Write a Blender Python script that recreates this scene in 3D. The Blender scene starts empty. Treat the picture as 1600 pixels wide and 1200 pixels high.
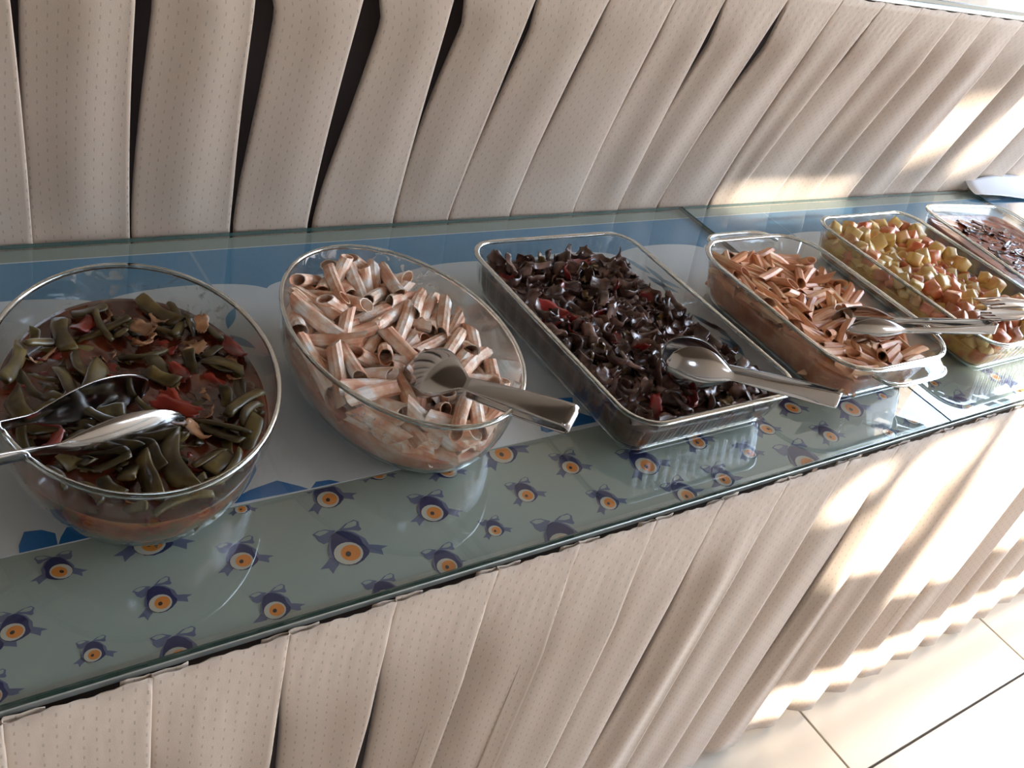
import bpy, math, random
import numpy as np
from mathutils import Vector, Matrix, Euler
random.seed(11)
rng = np.random.default_rng(5)
PI = math.pi
C = bpy.context.scene.collection
H = 0.724                       # height of the glass table top above the floor; below, z = 0 is the glass top

# ------------------------------------------------------------------ camera, sky, sun, exposure
cam_d = bpy.data.cameras.new('camera'); cam = bpy.data.objects.new('camera', cam_d); C.objects.link(cam)
YAW, PITCH, ROLL = 0.7541, 0.6082, 0.3160
CAMPOS = (0.0, -0.4103, 0.5930 + H)
F = Vector((math.sin(YAW)*math.cos(PITCH), math.cos(YAW)*math.cos(PITCH), -math.sin(PITCH)))
R0 = Vector((math.cos(YAW), -math.sin(YAW), 0)); U0 = R0.cross(F)
RR = math.cos(ROLL)*R0 + math.sin(ROLL)*U0; UU = -math.sin(ROLL)*R0 + math.cos(ROLL)*U0
cam.matrix_world = Matrix(((RR.x, UU.x, -F.x, CAMPOS[0]), (RR.y, UU.y, -F.y, CAMPOS[1]), (RR.z, UU.z, -F.z, CAMPOS[2]), (0, 0, 0, 1)))
cam_d.sensor_width = 36.0; cam_d.lens = 1491.2/1600*36.0; cam_d.clip_start = 0.02
bpy.context.scene.camera = cam

w = bpy.data.worlds.new('world'); bpy.context.scene.world = w; w.use_nodes = True
nt = w.node_tree; bg = nt.nodes['Background']
tc = nt.nodes.new('ShaderNodeTexCoord'); sp = nt.nodes.new('ShaderNodeSeparateXYZ'); cr = nt.nodes.new('ShaderNodeValToRGB')
nt.links.new(tc.outputs['Generated'], sp.inputs[0]); nt.links.new(sp.outputs[2], cr.inputs[0])
cr.color_ramp.elements[0].position = 0.0; cr.color_ramp.elements[0].color = (0.42, 0.40, 0.37, 1)
cr.color_ramp.elements[1].position = 0.5; cr.color_ramp.elements[1].color = (0.55, 0.72, 1.0, 1)
e = cr.color_ramp.elements.new(0.06); e.color = (0.86, 0.93, 1.0, 1)
nt.links.new(cr.outputs[0], bg.inputs[0]); bg.inputs[1].default_value = 9.6

sun_dir = Vector((-0.35, 0.80, -0.48)).normalized()
sd = bpy.data.lights.new('sun', 'SUN'); sd.energy = 36.0; sd.angle = math.radians(1.3); sd.color = (1.0, 0.93, 0.82)
so = bpy.data.objects.new('sun', sd); C.objects.link(so); so.location = (2.5, -4, 4)
so.rotation_euler = sun_dir.to_track_quat('-Z', 'Y').to_euler()

vs = bpy.context.scene.view_settings
vs.view_transform = 'Standard'; vs.look = 'None'; vs.exposure = 0.44; vs.gamma = 1.0; vs.use_curve_mapping = False

# ------------------------------------------------------------------ material helpers
def s2l(c):
    return tuple(((x/12.92) if x <= 0.04045 else ((x+0.055)/1.055)**2.4) for x in [v/255.0 for v in c])
def rgb(*c): return s2l(c) + (1.0,)
def newmat(name):
    m = bpy.data.materials.new(name); m.use_nodes = True
    return m, m.node_tree, m.node_tree.nodes['Principled BSDF']
def N(nt, t, **kw):
    n = nt.nodes.new(t)
    for k, v in kw.items(): setattr(n, k, v)
    return n
def food(name, cols, rough=0.35, scale=60.0, bump=0.3, bscale=160.0, sss=0.0, spec=0.5, lo=0.35, hi=0.65, coat=0.0, rnd=0.25):
    """mottled food colour: noise blends the colours, Object Info Random shifts brightness"""
    m, nt, p = newmat(name)
    tc = N(nt, 'ShaderNodeTexCoord'); oi = N(nt, 'ShaderNodeObjectInfo')
    vm = N(nt, 'ShaderNodeVectorMath', operation='ADD'); 
    cx = N(nt, 'ShaderNodeCombineXYZ'); nt.links.new(oi.outputs['Random'], cx.inputs[0]); nt.links.new(oi.outputs['Random'], cx.inputs[1])
    nt.links.new(tc.outputs['Object'], vm.inputs[0]); nt.links.new(cx.outputs[0], vm.inputs[1])
    ns = N(nt, 'ShaderNodeTexNoise'); ns.inputs['Scale'].default_value = scale; ns.inputs['Detail'].default_value = 3
    nt.links.new(vm.outputs[0], ns.inputs['Vector'])
    r = N(nt, 'ShaderNodeValToRGB'); nt.links.new(ns.outputs[0], r.inputs[0])
    n = len(cols)
    r.color_ramp.elements[0].position = lo; r.color_ramp.elements[0].color = cols[0]
    r.color_ramp.elements[1].position = hi; r.color_ramp.elements[1].color = cols[-1]
    for i in range(1, n-1):
        e = r.color_ramp.elements.new(lo + (hi-lo)*i/(n-1)); e.color = cols[i]
    hs = N(nt, 'ShaderNodeHueSaturation'); nt.links.new(r.outputs[0], hs.inputs['Color'])
    mr = N(nt, 'ShaderNodeMapRange'); mr.inputs[3].default_value = 1-rnd; mr.inputs[4].default_value = 1+rnd
    nt.links.new(oi.outputs['Random'], mr.inputs[0]); nt.links.new(mr.outputs[0], hs.inputs['Value'])
    nt.links.new(hs.outputs[0], p.inputs['Base Color'])
    p.inputs['Roughness'].default_value = rough; p.inputs['Specular IOR Level'].default_value = spec
    p.inputs['Coat Weight'].default_value = coat; p.inputs['Coat Roughness'].default_value = 0.08
    if sss: p.inputs['Subsurface Weight'].default_value = sss; p.inputs['Subsurface Radius'].default_value = (0.006, 0.003, 0.0015)
    if bump:
        n2 = N(nt, 'ShaderNodeTexNoise'); n2.inputs['Scale'].default_value = bscale; n2.inputs['Detail'].default_value = 4
        nt.links.new(vm.outputs[0], n2.inputs['Vector'])
        b = N(nt, 'ShaderNodeBump'); b.inputs['Strength'].default_value = bump; b.inputs['Distance'].default_value = 0.002
        nt.links.new(n2.outputs[0], b.inputs['Height']); nt.links.new(b.outputs[0], p.inputs['Normal'])
    return m
def plain(name, col, rough=0.5, metal=0.0, spec=0.5, var=0.0, vscale=20.0, bump=0.0):
    m, nt, p = newmat(name)
    p.inputs['Roughness'].default_value = rough; p.inputs['Metallic'].default_value = metal; p.inputs['Specular IOR Level'].default_value = spec
    tc = N(nt, 'ShaderNodeTexCoord'); ns = N(nt, 'ShaderNodeTexNoise'); ns.inputs['Scale'].default_value = vscale; ns.inputs['Detail'].default_value = 5
    nt.links.new(tc.outputs['Object'], ns.inputs['Vector'])
    mr = N(nt, 'ShaderNodeMapRange'); mr.inputs[3].default_value = 1-var; mr.inputs[4].default_value = 1+var
    nt.links.new(ns.outputs[0], mr.inputs[0])
    hs = N(nt, 'ShaderNodeHueSaturation'); hs.inputs['Color'].default_value = col
    nt.links.new(mr.outputs[0], hs.inputs['Value']); nt.links.new(hs.outputs[0], p.inputs['Base Color'])
    if bump:
        b = N(nt, 'ShaderNodeBump'); b.inputs['Strength'].default_value = bump; b.inputs['Distance'].default_value = 0.002
        nt.links.new(ns.outputs[0], b.inputs['Height']); nt.links.new(b.outputs[0], p.inputs['Normal'])
    return m
def sheet_glass(name, tint=(0.93, 0.97, 0.95, 1), edge=(0.45, 0.55, 0.52, 1), gain=1.0, rough=0.0, smear=None):
    """clear glass surface: what lies behind shows through tinted, the surface mirrors by Fresnel"""
    m, nt, p = newmat(name); nt.nodes.remove(p)
    out = nt.nodes['Material Output']
    lw = N(nt, 'ShaderNodeLayerWeight'); lw.inputs[0].default_value = 0.25
    mc = N(nt, 'ShaderNodeMixRGB'); mc.inputs[1].default_value = tint; mc.inputs[2].default_value = edge
    nt.links.new(lw.outputs['Facing'], mc.inputs[0])
    tr = N(nt, 'ShaderNodeBsdfTransparent'); nt.links.new(mc.outputs[0], tr.inputs[0])
    gl = N(nt, 'ShaderNodeBsdfGlossy'); gl.inputs['Roughness'].default_value = rough; gl.inputs[0].default_value = (1, 1, 1, 1)
    fr = N(nt, 'ShaderNodeFresnel')
    ge = N(nt, 'ShaderNodeNewGeometry'); io = N(nt, 'ShaderNodeMapRange'); io.inputs[3].default_value = 1.5; io.inputs[4].default_value = 1/1.5
    nt.links.new(ge.outputs['Backfacing'], io.inputs[0]); nt.links.new(io.outputs[0], fr.inputs[0])   # thin sheet: same reflectance from both sides
    mu = N(nt, 'ShaderNodeMath', operation='MULTIPLY'); mu.inputs[1].default_value = gain; mu.use_clamp = True
    nt.links.new(fr.outputs[0], mu.inputs[0])
    mx = N(nt, 'ShaderNodeMixShader'); nt.links.new(mu.outputs[0], mx.inputs[0]); nt.links.new(tr.outputs[0], mx.inputs[1]); nt.links.new(gl.outputs[0], mx.inputs[2])
    last = mx
    if smear:
        tc = N(nt, 'ShaderNodeTexCoord'); ns = N(nt, 'ShaderNodeTexNoise'); ns.inputs['Scale'].default_value = 55; ns.inputs['Detail'].default_value = 6; ns.inputs['Distortion'].default_value = 2.0
        nt.links.new(tc.outputs['Object'], ns.inputs['Vector'])
        n3 = N(nt, 'ShaderNodeTexNoise'); n3.inputs['Scale'].default_value = 11; nt.links.new(tc.outputs['Object'], n3.inputs['Vector'])
        mm = N(nt, 'ShaderNodeMath', operation='MULTIPLY'); nt.links.new(ns.outputs[0], mm.inputs[0]); nt.links.new(n3.outputs[0], mm.inputs[1])
        r = N(nt, 'ShaderNodeMapRange'); r.inputs[1].default_value = 0.36; r.inputs[2].default_value = 0.44; r.inputs[4].default_value = smear[1]
        nt.links.new(mm.outputs[0], r.inputs[0])
        df = N(nt, 'ShaderNodeBsdfDiffuse'); df.inputs[0].default_value = smear[0]
        m2 = N(nt, 'ShaderNodeMixShader'); nt.links.new(r.outputs[0], m2.inputs[0]); nt.links.new(last.outputs[0], m2.inputs[1]); nt.links.new(df.outputs[0], m2.inputs[2]); last = m2
    nt.links.new(last.outputs[0], out.inputs[0])
    return m
def solid_glass(name, col=(0.9, 0.95, 0.95, 1)):
    m, nt, p = newmat(name); nt.nodes.remove(p)
    g = N(nt, 'ShaderNodeBsdfGlass'); g.inputs['IOR'].default_value = 1.5; g.inputs[0].default_value = col
    nt.links.new(g.outputs[0], nt.nodes['Material Output'].inputs[0]); return m
def fabric(name):
    """beige weave with staggered short dashes, in UV metres along the cloth"""
    m, nt, p = newmat(name)
    uv = N(nt, 'ShaderNodeUVMap'); sx = N(nt, 'ShaderNodeSeparateXYZ'); nt.links.new(uv.outputs[0], sx.inputs[0])
    def M(op, a, b=None):
        n = N(nt, 'ShaderNodeMath', operation=op)
        for i, v in enumerate((a, b)):
            if v is None: continue
            if isinstance(v, (int, float)): n.inputs[i].default_value = v
            else: nt.links.new(v, n.inputs[i])
        return n.outputs[0]
    U = M('DIVIDE', sx.outputs[0], 0.0085); V = M('DIVIDE', sx.outputs[1], 0.0125)
    fu = M('FLOOR', U); par = M('MULTIPLY', M('FLOORED_MODULO', fu, 2.0), 0.5)
    V2 = M('ADD', V, par)
    du = M('ABSOLUTE', M('SUBTRACT', M('FRACT', U), 0.5)); dv = M('ABSOLUTE', M('SUBTRACT', M('FRACT', V2), 0.5))
    dash = M('MULTIPLY', M('LESS_THAN', du, 0.08), M('LESS_THAN', dv, 0.17))
    ns = N(nt, 'ShaderNodeTexNoise'); ns.inputs['Scale'].default_value = 9; ns.inputs['Detail'].default_value = 4; nt.links.new(uv.outputs[0], ns.inputs['Vector'])
    base = N(nt, 'ShaderNodeMixRGB'); base.inputs[1].default_value = rgb(203, 183, 166); base.inputs[2].default_value = rgb(213, 196, 178)
    nt.links.new(ns.outputs[0], base.inputs[0])
    mx = N(nt, 'ShaderNodeMixRGB'); mx.inputs[2].default_value = rgb(118, 98, 84)
    nt.links.new(M('MULTIPLY', dash, 0.34), mx.inputs[0]); nt.links.new(base.outputs[0], mx.inputs[1]); nt.links.new(mx.outputs[0], p.inputs['Base Color'])
    p.inputs['Roughness'].default_value = 0.62; p.inputs['Specular IOR Level'].default_value = 0.35; p.inputs['Sheen Weight'].default_value = 0.25; p.inputs['Sheen Roughness'].default_value = 0.4
    n2 = N(nt, 'ShaderNodeTexNoise'); n2.inputs['Scale'].default_value = 900; nt.links.new(uv.outputs[0], n2.inputs['Vector'])
    n4 = N(nt, 'ShaderNodeTexNoise'); n4.inputs['Scale'].default_value = 34; n4.inputs['Detail'].default_value = 3; nt.links.new(uv.outputs[0], n4.inputs['Vector'])
    h = M('ADD', M('SUBTRACT', M('MULTIPLY', n2.outputs[0], 0.25), M('MULTIPLY', dash, 0.4)), M('MULTIPLY', n4.outputs[0], 0.9))
    b = N(nt, 'ShaderNodeBump'); b.inputs['Strength'].default_value = 0.5; b.inputs['Distance'].default_value = 0.0012
    nt.links.new(h, b.inputs['Height']); nt.links.new(b.outputs[0], p.inputs['Normal'])
    return m

M_fab = fabric('beige_weave')
M_glass_sheet = sheet_glass('table_glass', tint=(0.95, 0.985, 0.975, 1), edge=(0.90, 0.96, 0.95, 1), gain=1.1)
M_glass_edge = plain('table_glass_edge', (0.012, 0.035, 0.030, 1), 0.12, spec=0.8)
M_glass_seam = plain('table_glass_seam', (0.05, 0.13, 0.12, 1), 0.15, spec=0.8)
M_wall = sheet_glass('dish_glass_wall', tint=(0.99, 0.995, 0.995, 1), edge=(0.80, 0.84, 0.84, 1), gain=1.3)
M_wall_oily = sheet_glass('dish_glass_wall_oily', tint=(0.99, 0.995, 0.99, 1), edge=(0.80, 0.84, 0.84, 1), gain=1.3, smear=((0.45, 0.42, 0.36, 1), 0.35))
M_wall_cream = sheet_glass('dish_glass_wall_cream', tint=(0.99, 0.995, 0.99, 1), edge=(0.80, 0.84, 0.84, 1), gain=1.3, smear=((0.75, 0.74, 0.74, 1), 0.7))
M_rim = solid_glass('dish_glass_solid', (0.80, 0.85, 0.85, 1))
M_steel = plain('stainless_steel', (0.50, 0.50, 0.51, 1), 0.13, metal=1.0, var=0.06, vscale=40, bump=0.03)
M_trim = plain('pale_metal_trim', rgb(170, 176, 172), 0.35, metal=0.6, var=0.12, vscale=90, bump=0.1)
M_gap_shade = plain('pleat_gap_shade', rgb(58, 44, 38), 0.85)  # dark colour stands in for the shade inside the pleat gaps
M_cloth = plain('printed_cloth_ground', rgb(152, 160, 150), 0.7, var=0.05, vscale=8)
M_runner = plain('runner_white', rgb(212, 215, 219), 0.65, var=0.05, vscale=7)
M_blue = plain('runner_blue', rgb(92, 142, 176), 0.6, var=0.10, vscale=10)
M_leafblue = plain('print_bright_blue', rgb(18, 104, 168), 0.6)
M_paleblue = plain('print_pale_blue', rgb(128, 160, 184), 0.6)
M_navy = plain('print_navy', rgb(26, 32, 80), 0.55)
M_slate = plain('print_slate', rgb(92, 98, 124), 0.6)
M_eyewhite = plain('print_cream', rgb(190, 182, 166), 0.6)
M_orange = plain('print_orange', rgb(214, 128, 48), 0.6)
M_pupil = plain('print_dark', rgb(40, 24, 20), 0.6)
M_wood = plain('table_board', rgb(120, 92, 66), 0.5, var=0.15, vscale=12)
M_plaster = plain('plaster', rgb(176, 164, 150), 0.85, var=0.03)
M_ceil = plain('ceiling_paint', rgb(92, 80, 70), 0.8, var=0.05)
M_tile = plain('marble_tile', rgb(224, 213, 194), 0.18, var=0.06, vscale=2.2)
M_grout = plain('grout', rgb(96, 88, 80), 0.9)

# ------------------------------------------------------------------ object helpers
def mesh(name, verts, faces, mats, smooth=True, midx=None, uvs=None):
    me = bpy.data.meshes.new(name)
    me.from_pydata([tuple(map(float, v)) for v in verts], [], faces)
    if not isinstance(mats, (list, tuple)): mats = [mats]
    for m in mats: me.materials.append(m)
    if midx is not None: me.polygons.foreach_set('material_index', midx)
    if smooth: me.polygons.foreach_set('use_smooth', [True]*len(me.polygons))
    if uvs is not None:
        l = me.uv_layers.new(name='UVMap')
        idx = np.zeros(len(me.loops), dtype=int); me.loops.foreach_get('vertex_index', idx)
        l.data.foreach_set('uv', np.asarray(uvs, dtype=float)[idx].ravel())
    me.update(); return me
def link(name, me, parent=None, loc=None):
    o = bpy.data.objects.new(name, me); C.objects.link(o)
    if parent: o.parent = parent
    if loc: o.location = loc
    return o
def tag(o, label=None, cat=None, group=None, kind=None):
    if label: o['label'] = label
    if cat: o['category'] = cat
    if group: o['group'] = group
    if kind: o['kind'] = kind
    return o
def thing(name, label, cat, loc=(0, 0, 0), rotz=0.0, group=None):
    o = bpy.data.objects.new(name, None); C.objects.link(o); o.location = loc; o.rotation_euler = (0, 0, rotz); o.empty_display_size = 0.05
    return tag(o, label, cat, group)
class MB:
    def __init__(s): s.v = []; s.f = []; s.m = []
    def box(s, x0, x1, y0, y1, z0, z1, m=0, bev=0.0):
        b = len(s.v)
        if bev <= 0:
            s.v += [(x, y, z) for z in (z0, z1) for (x, y) in ((x0, y0), (x1, y0), (x1, y1), (x0, y1))]
            fs = [(0, 3, 2, 1), (4, 5, 6, 7), (0, 1, 5, 4), (1, 2, 6, 5), (2, 3, 7, 6), (3, 0, 4, 7)]
        else:
            g = bev
            s.v += [(x0, y0, z0), (x1, y0, z0), (x1, y1, z0), (x0, y1, z0), (x0, y0, z1-g), (x1, y0, z1-g), (x1, y1, z1-g), (x0, y1, z1-g),
                    (x0+g, y0+g, z1), (x1-g, y0+g, z1), (x1-g, y1-g, z1), (x0+g, y1-g, z1)]
            fs = [(0, 3, 2, 1), (0, 1, 5, 4), (1, 2, 6, 5), (2, 3, 7, 6), (3, 0, 4, 7), (4, 5, 9, 8), (5, 6, 10, 9), (6, 7, 11, 10), (7, 4, 8, 11), (8, 9, 10, 11)]
        s.f += [tuple(b+i for i in f) for f in fs]; s.m += [m]*len(fs)
    def obj(s, name, mats, parent=None, smooth=False, loc=None):
        return link(name, mesh(name, s.v, s.f, mats, smooth, s.m), parent, loc)
def grid_faces(nu, nv, base=0, wrap_u=False, flip=False):
    f = []
    for j in range(nv-1):
        for i in range(nu if wrap_u else nu-1):
            a = base+j*nu+i; b = base+j*nu+(i+1) % nu; c = b+nu; d = a+nu
            f.append((a, d, c, b) if flip else (a, b, c, d))
    return f
def tube(path, r, seg=8, closed=False, flat=1.0):
    P = [Vector(p) for p in path]; n = len(P); v = []
    for i, p in enumerate(P):
        a = P[(i-1) % n] if (closed or i > 0) else p; b = P[(i+1) % n] if (closed or i < n-1) else p
        t = (b-a).normalized(); up = Vector((0, 0, 1))
        if abs(t.z) > .9: up = Vector((0, 1, 0))
        s = t.cross(up).normalized(); u = s.cross(t)
        rr = r(i/(n-1)) if callable(r) else r
        for k in range(seg):
            a_ = 2*PI*k/seg; v.append(p + s*math.cos(a_)*rr + u*math.sin(a_)*rr*flat)
    f = grid_faces(seg, n, 0, True)
    if closed:
        for i in range(seg): f.append(((n-1)*seg+i, (n-1)*seg+(i+1) % seg, (i+1) % seg, i))
    else:
        f.append(tuple(range(seg))[::-1]); f.append(tuple((n-1)*seg+i for i in range(seg)))
    return v, f

# ------------------------------------------------------------------ room
floor = MB(); floor.box(-2.2, 4.6, -2.4, 1.5, -0.05-H, -0.006-H)
fl = floor.obj('floor', [M_grout]); tag(fl, kind='structure')
tb = MB(); TS = 0.6; g = 0.0022
tb.box(g, TS-g, g, TS-g, -0.0058, 0.0, 0, 0.0008); tile_me = mesh('tile', tb.v, tb.f, [M_tile], False, tb.m)
for i in range(-6, 6):
    for j in range(-4, 3):
        x = 1.31 + TS*i; y = -0.147 + TS*j
        if x < -2.2 or x+TS > 4.6 or y < -2.4: continue
        link('tile', tile_me, fl, (x, y, -H))
ZC = 2.25
b = MB(); b.box(-2.2, 4.6, 1.5, 1.6, -H, ZC); tag(b.obj('wall_back', [M_plaster]), kind='structure')
b = MB(); b.box(-2.3, -2.2, -2.4, 1.6, -H, ZC); tag(b.obj('wall_left', [M_plaster]), kind='structure')
b = MB(); b.box(-2.3, 4.6, -2.5, 1.6, ZC, ZC+0.1); tag(b.obj('ceiling', [M_ceil]), kind='structure')
# unseen blocker wall added behind the camera: left window, other openings cut to shape the sun patches (right side of the room stays open to the terrace)
OPEN = [(-1.1, -0.6, 0.95, 1.45), (2.02, 2.12, 1.33, 1.42), (2.16, 2.34, 1.15, 1.43), (2.38, 2.62, 1.02, 1.50), (2.70, 3.60, 1.03, 1.47), (3.68, 4.4, 1.05, 1.46), (2.22, 4.40, 0.775, 0.865), (2.54, 2.90, 1.765, 1.825), (3.00, 3.08, 1.86, 1.99), (3.18, 3.28, 1.84, 2.0), (2.78, 2.90, 1.985, 2.015), (3.5, 3.8, 1.80, 1.88)]
xs = sorted({-2.2, 4.6} | {o[0] for o in OPEN} | {o[1] for o in OPEN}); zs = sorted({-H, ZC} | {o[2] for o in OPEN} | {o[3] for o in OPEN})
b = MB()
for i in range(len(xs)-1):
    for j in range(len(zs)-1):
        cx, cz = (xs[i]+xs[i+1])/2, (zs[j]+zs[j+1])/2
        if any(o[0] < cx < o[1] and o[2] < cz < o[3] for o in OPEN): continue
        b.box(xs[i], xs[i+1], -2.48, -2.4, zs[j], zs[j+1])
tag(b.obj('sun_gobo_wall', [M_plaster]), kind='structure')

# ------------------------------------------------------------------ tables
XL, XR = -0.75, 2.95
t = thing('buffet_table', 'long lower buffet table under the glass, its board hidden by cloth and pleated skirt', 'table', (1.1, 0.28, -H))
def inv(o): return Vector(o.location)
def place(mb, name, mats, par, smooth=False):
    ox, oy, oz = par.location; mb.v = [(x-ox, y-oy, z-oz) for x, y, z in mb.v]; return mb.obj(name, mats, par, smooth)
b = MB(); b.box(XL, XR, 0.012, 0.552, -0.030, -0.0085); place(b, 'board', [M_wood], t)
b = MB(); b.box(XL, XR, 0.000, 0.011, -0.0130, -0.0068, 0, 0.001); place(b, 'edge_trim', [M_trim], t)
for (x, y) in ((XL+.1, .06), (XR-.1, .06), (XL+.1, .52), (XR-.1, .52), (1.1, .52)):
    b = MB(); b.box(x-.02, x+.02, y-.02, y+.02, -H+.0005, -0.0405); place(b, 'leg', [M_trim], t)
ZS = 0.388; YS = 0.462
t = thing('raised_serving_shelf', 'raised upper buffet tier standing behind the lower table', 'table', (1.1, 0.85, -H))
b = MB(); b.box(XL, XR, YS+0.012, 1.2, ZS-0.040, ZS-0.0085); place(b, 'board', [M_wood], t)
b = MB(); b.box(XL, XR, YS, YS+0.011, ZS-0.0130, ZS-0.0068, 0, 0.001); place(b, 'edge_trim', [M_trim], t)
for (x, y) in ((XL+.1, .68), (XR-.1, .68), (XL+.1, 1.12), (XR-.1, 1.12)):
    b = MB(); b.box(x-.02, x+.02, y-.02, y+.02, -H+.0005, ZS-0.0405); place(b, 'leg', [M_trim], t)
b = MB(); b.box(XL, XR, 0.0005, 1.2, -0.0066, -0.0062)
def flat_poly(pts, z, name, mat, parent):
    """flat print: a polygon lying on the cloth"""
    me = mesh(name, [(x, y, z) for x, y in pts], [tuple(range(len(pts)))], mat, False)
    return link(name, me, parent)
cloth = thing('printed_tablecloth', 'pale green-grey tablecloth printed with navy and orange eye beads under the glass', 'tablecloth', (0, 0, 0))
b = MB(); b.box(XL, XR, 0.0012, 0.552, -0.0083, -0.0070); b.obj('cloth_sheet', [M_cloth], cloth)
up_cloth = MB(); up_cloth.box(XL, XR, YS+.0012, 1.198, ZS-0.0083, ZS-0.0070)
tag(up_cloth.obj('shelf_cloth', [M_paleblue]), 'pale blue cloth lying flat on the raised upper tier', 'tablecloth')

# eye bead prints, template in table metres around the eye, unit = eye half-width
TPL = {'eye': [(0.911, -0.312), (0.713, -0.594), (0.431, -0.802), (0.1, -0.913), (-0.24, -0.914), (-0.55, -0.806), (-0.794, -0.602), (-0.944, -0.327), (-0.981, -0.011), (-0.901, 0.308), (-0.712, 0.593), (-0.435, 0.809), (-0.102, 0.928), (0.246, 0.935), (0.565, 0.828), (0.816, 0.619), (0.967, 0.335), (1.0, 0.011)], 'orange': [(0.785, -0.216), (0.646, -0.419), (0.449, -0.57), (0.22, -0.652), (-0.016, -0.657), (-0.229, -0.583), (-0.395, -0.44), (-0.495, -0.245), (-0.516, -0.02), (-0.456, 0.208), (-0.321, 0.412), (-0.126, 0.567), (0.105, 0.654), (0.344, 0.661), (0.561, 0.587), (0.731, 0.442), (0.831, 0.242), (0.85, 0.013)], 'pupil': [(0.147, -0.103), (0.057, -0.213), (-0.066, -0.258), (-0.175, -0.221), (-0.228, -0.115), (-0.206, 0.018), (-0.116, 0.129), (0.007, 0.175), (0.116, 0.138), (0.17, 0.032)], 'body': [(-0.375, 1.781), (0.026, 1.985), (0.427, 1.955), (0.905, 1.627), (1.288, 1.093), (1.268, 0.494), (1.428, -0.159), (1.229, -0.486), (0.681, -0.851), (0.141, -1.017), (-0.383, -0.943), (-0.842, -0.624), (-1.035, -0.161), (-1.014, 0.282), (-0.851, 0.878), (-0.661, 1.342)], 'band': [(-1.005, 0.93), (-0.714, 1.36), (-0.349, 1.839), (0.214, 2.059), (0.468, 2.044), (1.115, 1.626), (1.597, 0.854), (1.629, 0.038), (1.464, -0.303), (0.836, -0.742), (-0.278, -0.935), (-1.072, -0.468), (-1.244, 0.329)], 'loop_a': [(-1.571, 2.245), (-1.114, 2.429), (-0.603, 2.43), (0.033, 2.119), (-0.349, 1.839), (-0.784, 1.317), (-1.168, 1.248), (-1.42, 1.597), (-1.447, 2.004)], 'loop_a_in': [(-1.413, 2.226), (-1.037, 2.37), (-0.642, 2.341), (-0.398, 2.193), (-0.77, 2.046), (-1.157, 1.974)], 'loop_b': [(0.286, 2.104), (0.868, 2.463), (1.589, 2.646), (1.844, 2.389), (1.706, 1.982), (1.732, 1.697), (1.523, 1.594), (1.092, 1.804), (0.714, 1.895)], 'loop_b_in': [(0.59, 2.14), (1.079, 2.463), (1.588, 2.528), (1.685, 2.392), (1.526, 2.11), (1.103, 2.055)], 'tail_a': [(1.558, 0.329), (2.136, 0.101), (2.781, -0.218), (2.255, -0.307), (2.153, -0.835), (1.756, -0.568), (1.301, -0.314)], 'tail_b': [(-1.222, 0.096), (-0.892, -0.403), (-0.948, -0.638), (-1.243, -0.851), (-1.608, -1.224), (-1.672, -0.701), (-2.231, -0.631), (-1.608, -0.218)]}
def ell(cx, cy, ax, ay, n=20): return [(cx+math.cos(2*PI*k/n)*ax, cy+math.sin(2*PI*k/n)*ay) for k in range(n)]
ORDER = [('tail_a', M_slate), ('tail_b', M_slate), ('loop_a', M_slate), ('loop_b', M_slate), ('loop_a_in', M_cloth), ('loop_b_in', M_cloth),
         ('band', M_slate), ('body', M_navy), ('eye', M_eyewhite), ('orange', M_orange), ('pupil', M_pupil)]
def clip_half(poly, f):
    out = []
    for i in range(len(poly)):
        a = poly[i]; b_ = poly[(i+1) % len(poly)]; fa, fb = f(a), f(b_)
        if fa >= 0: out.append(a)
        if (fa >= 0) != (fb >= 0):
            t_ = fa/(fa-fb); out.append((a[0]+(b_[0]-a[0])*t_, a[1]+(b_[1]-a[1])*t_))
    return out
def motif(x, y, s, rot=0.0, mir=False):
    v = []; f = []; mi = []; k = 0; mats = [M_slate, M_cloth, M_navy, M_eyewhite, M_orange, M_pupil]
    for key, m in ORDER:
        pl = []
        for (a, c) in TPL[key]:
            if mir: a = -a
            a, c = a*math.cos(rot)-c*math.sin(rot), a*math.sin(rot)+c*math.cos(rot)
            pl.append((x+a*s, y+c*s))
        pl = clip_half(pl, lambda q: q[1]-0.0015); pl = clip_half(pl, lambda q: 0.128-q[1])
        k += 1
        if len(pl) < 3: continue
        b0 = len(v); v += [(a, c, -0.0070+0.00006*k) for a, c in pl]
        f.append(tuple(range(b0, b0+len(pl)))); mi.append(mats.index(m))
    if f: link('eye_print', mesh('eye_print', v, f, mats, False, mi), cloth)
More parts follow.
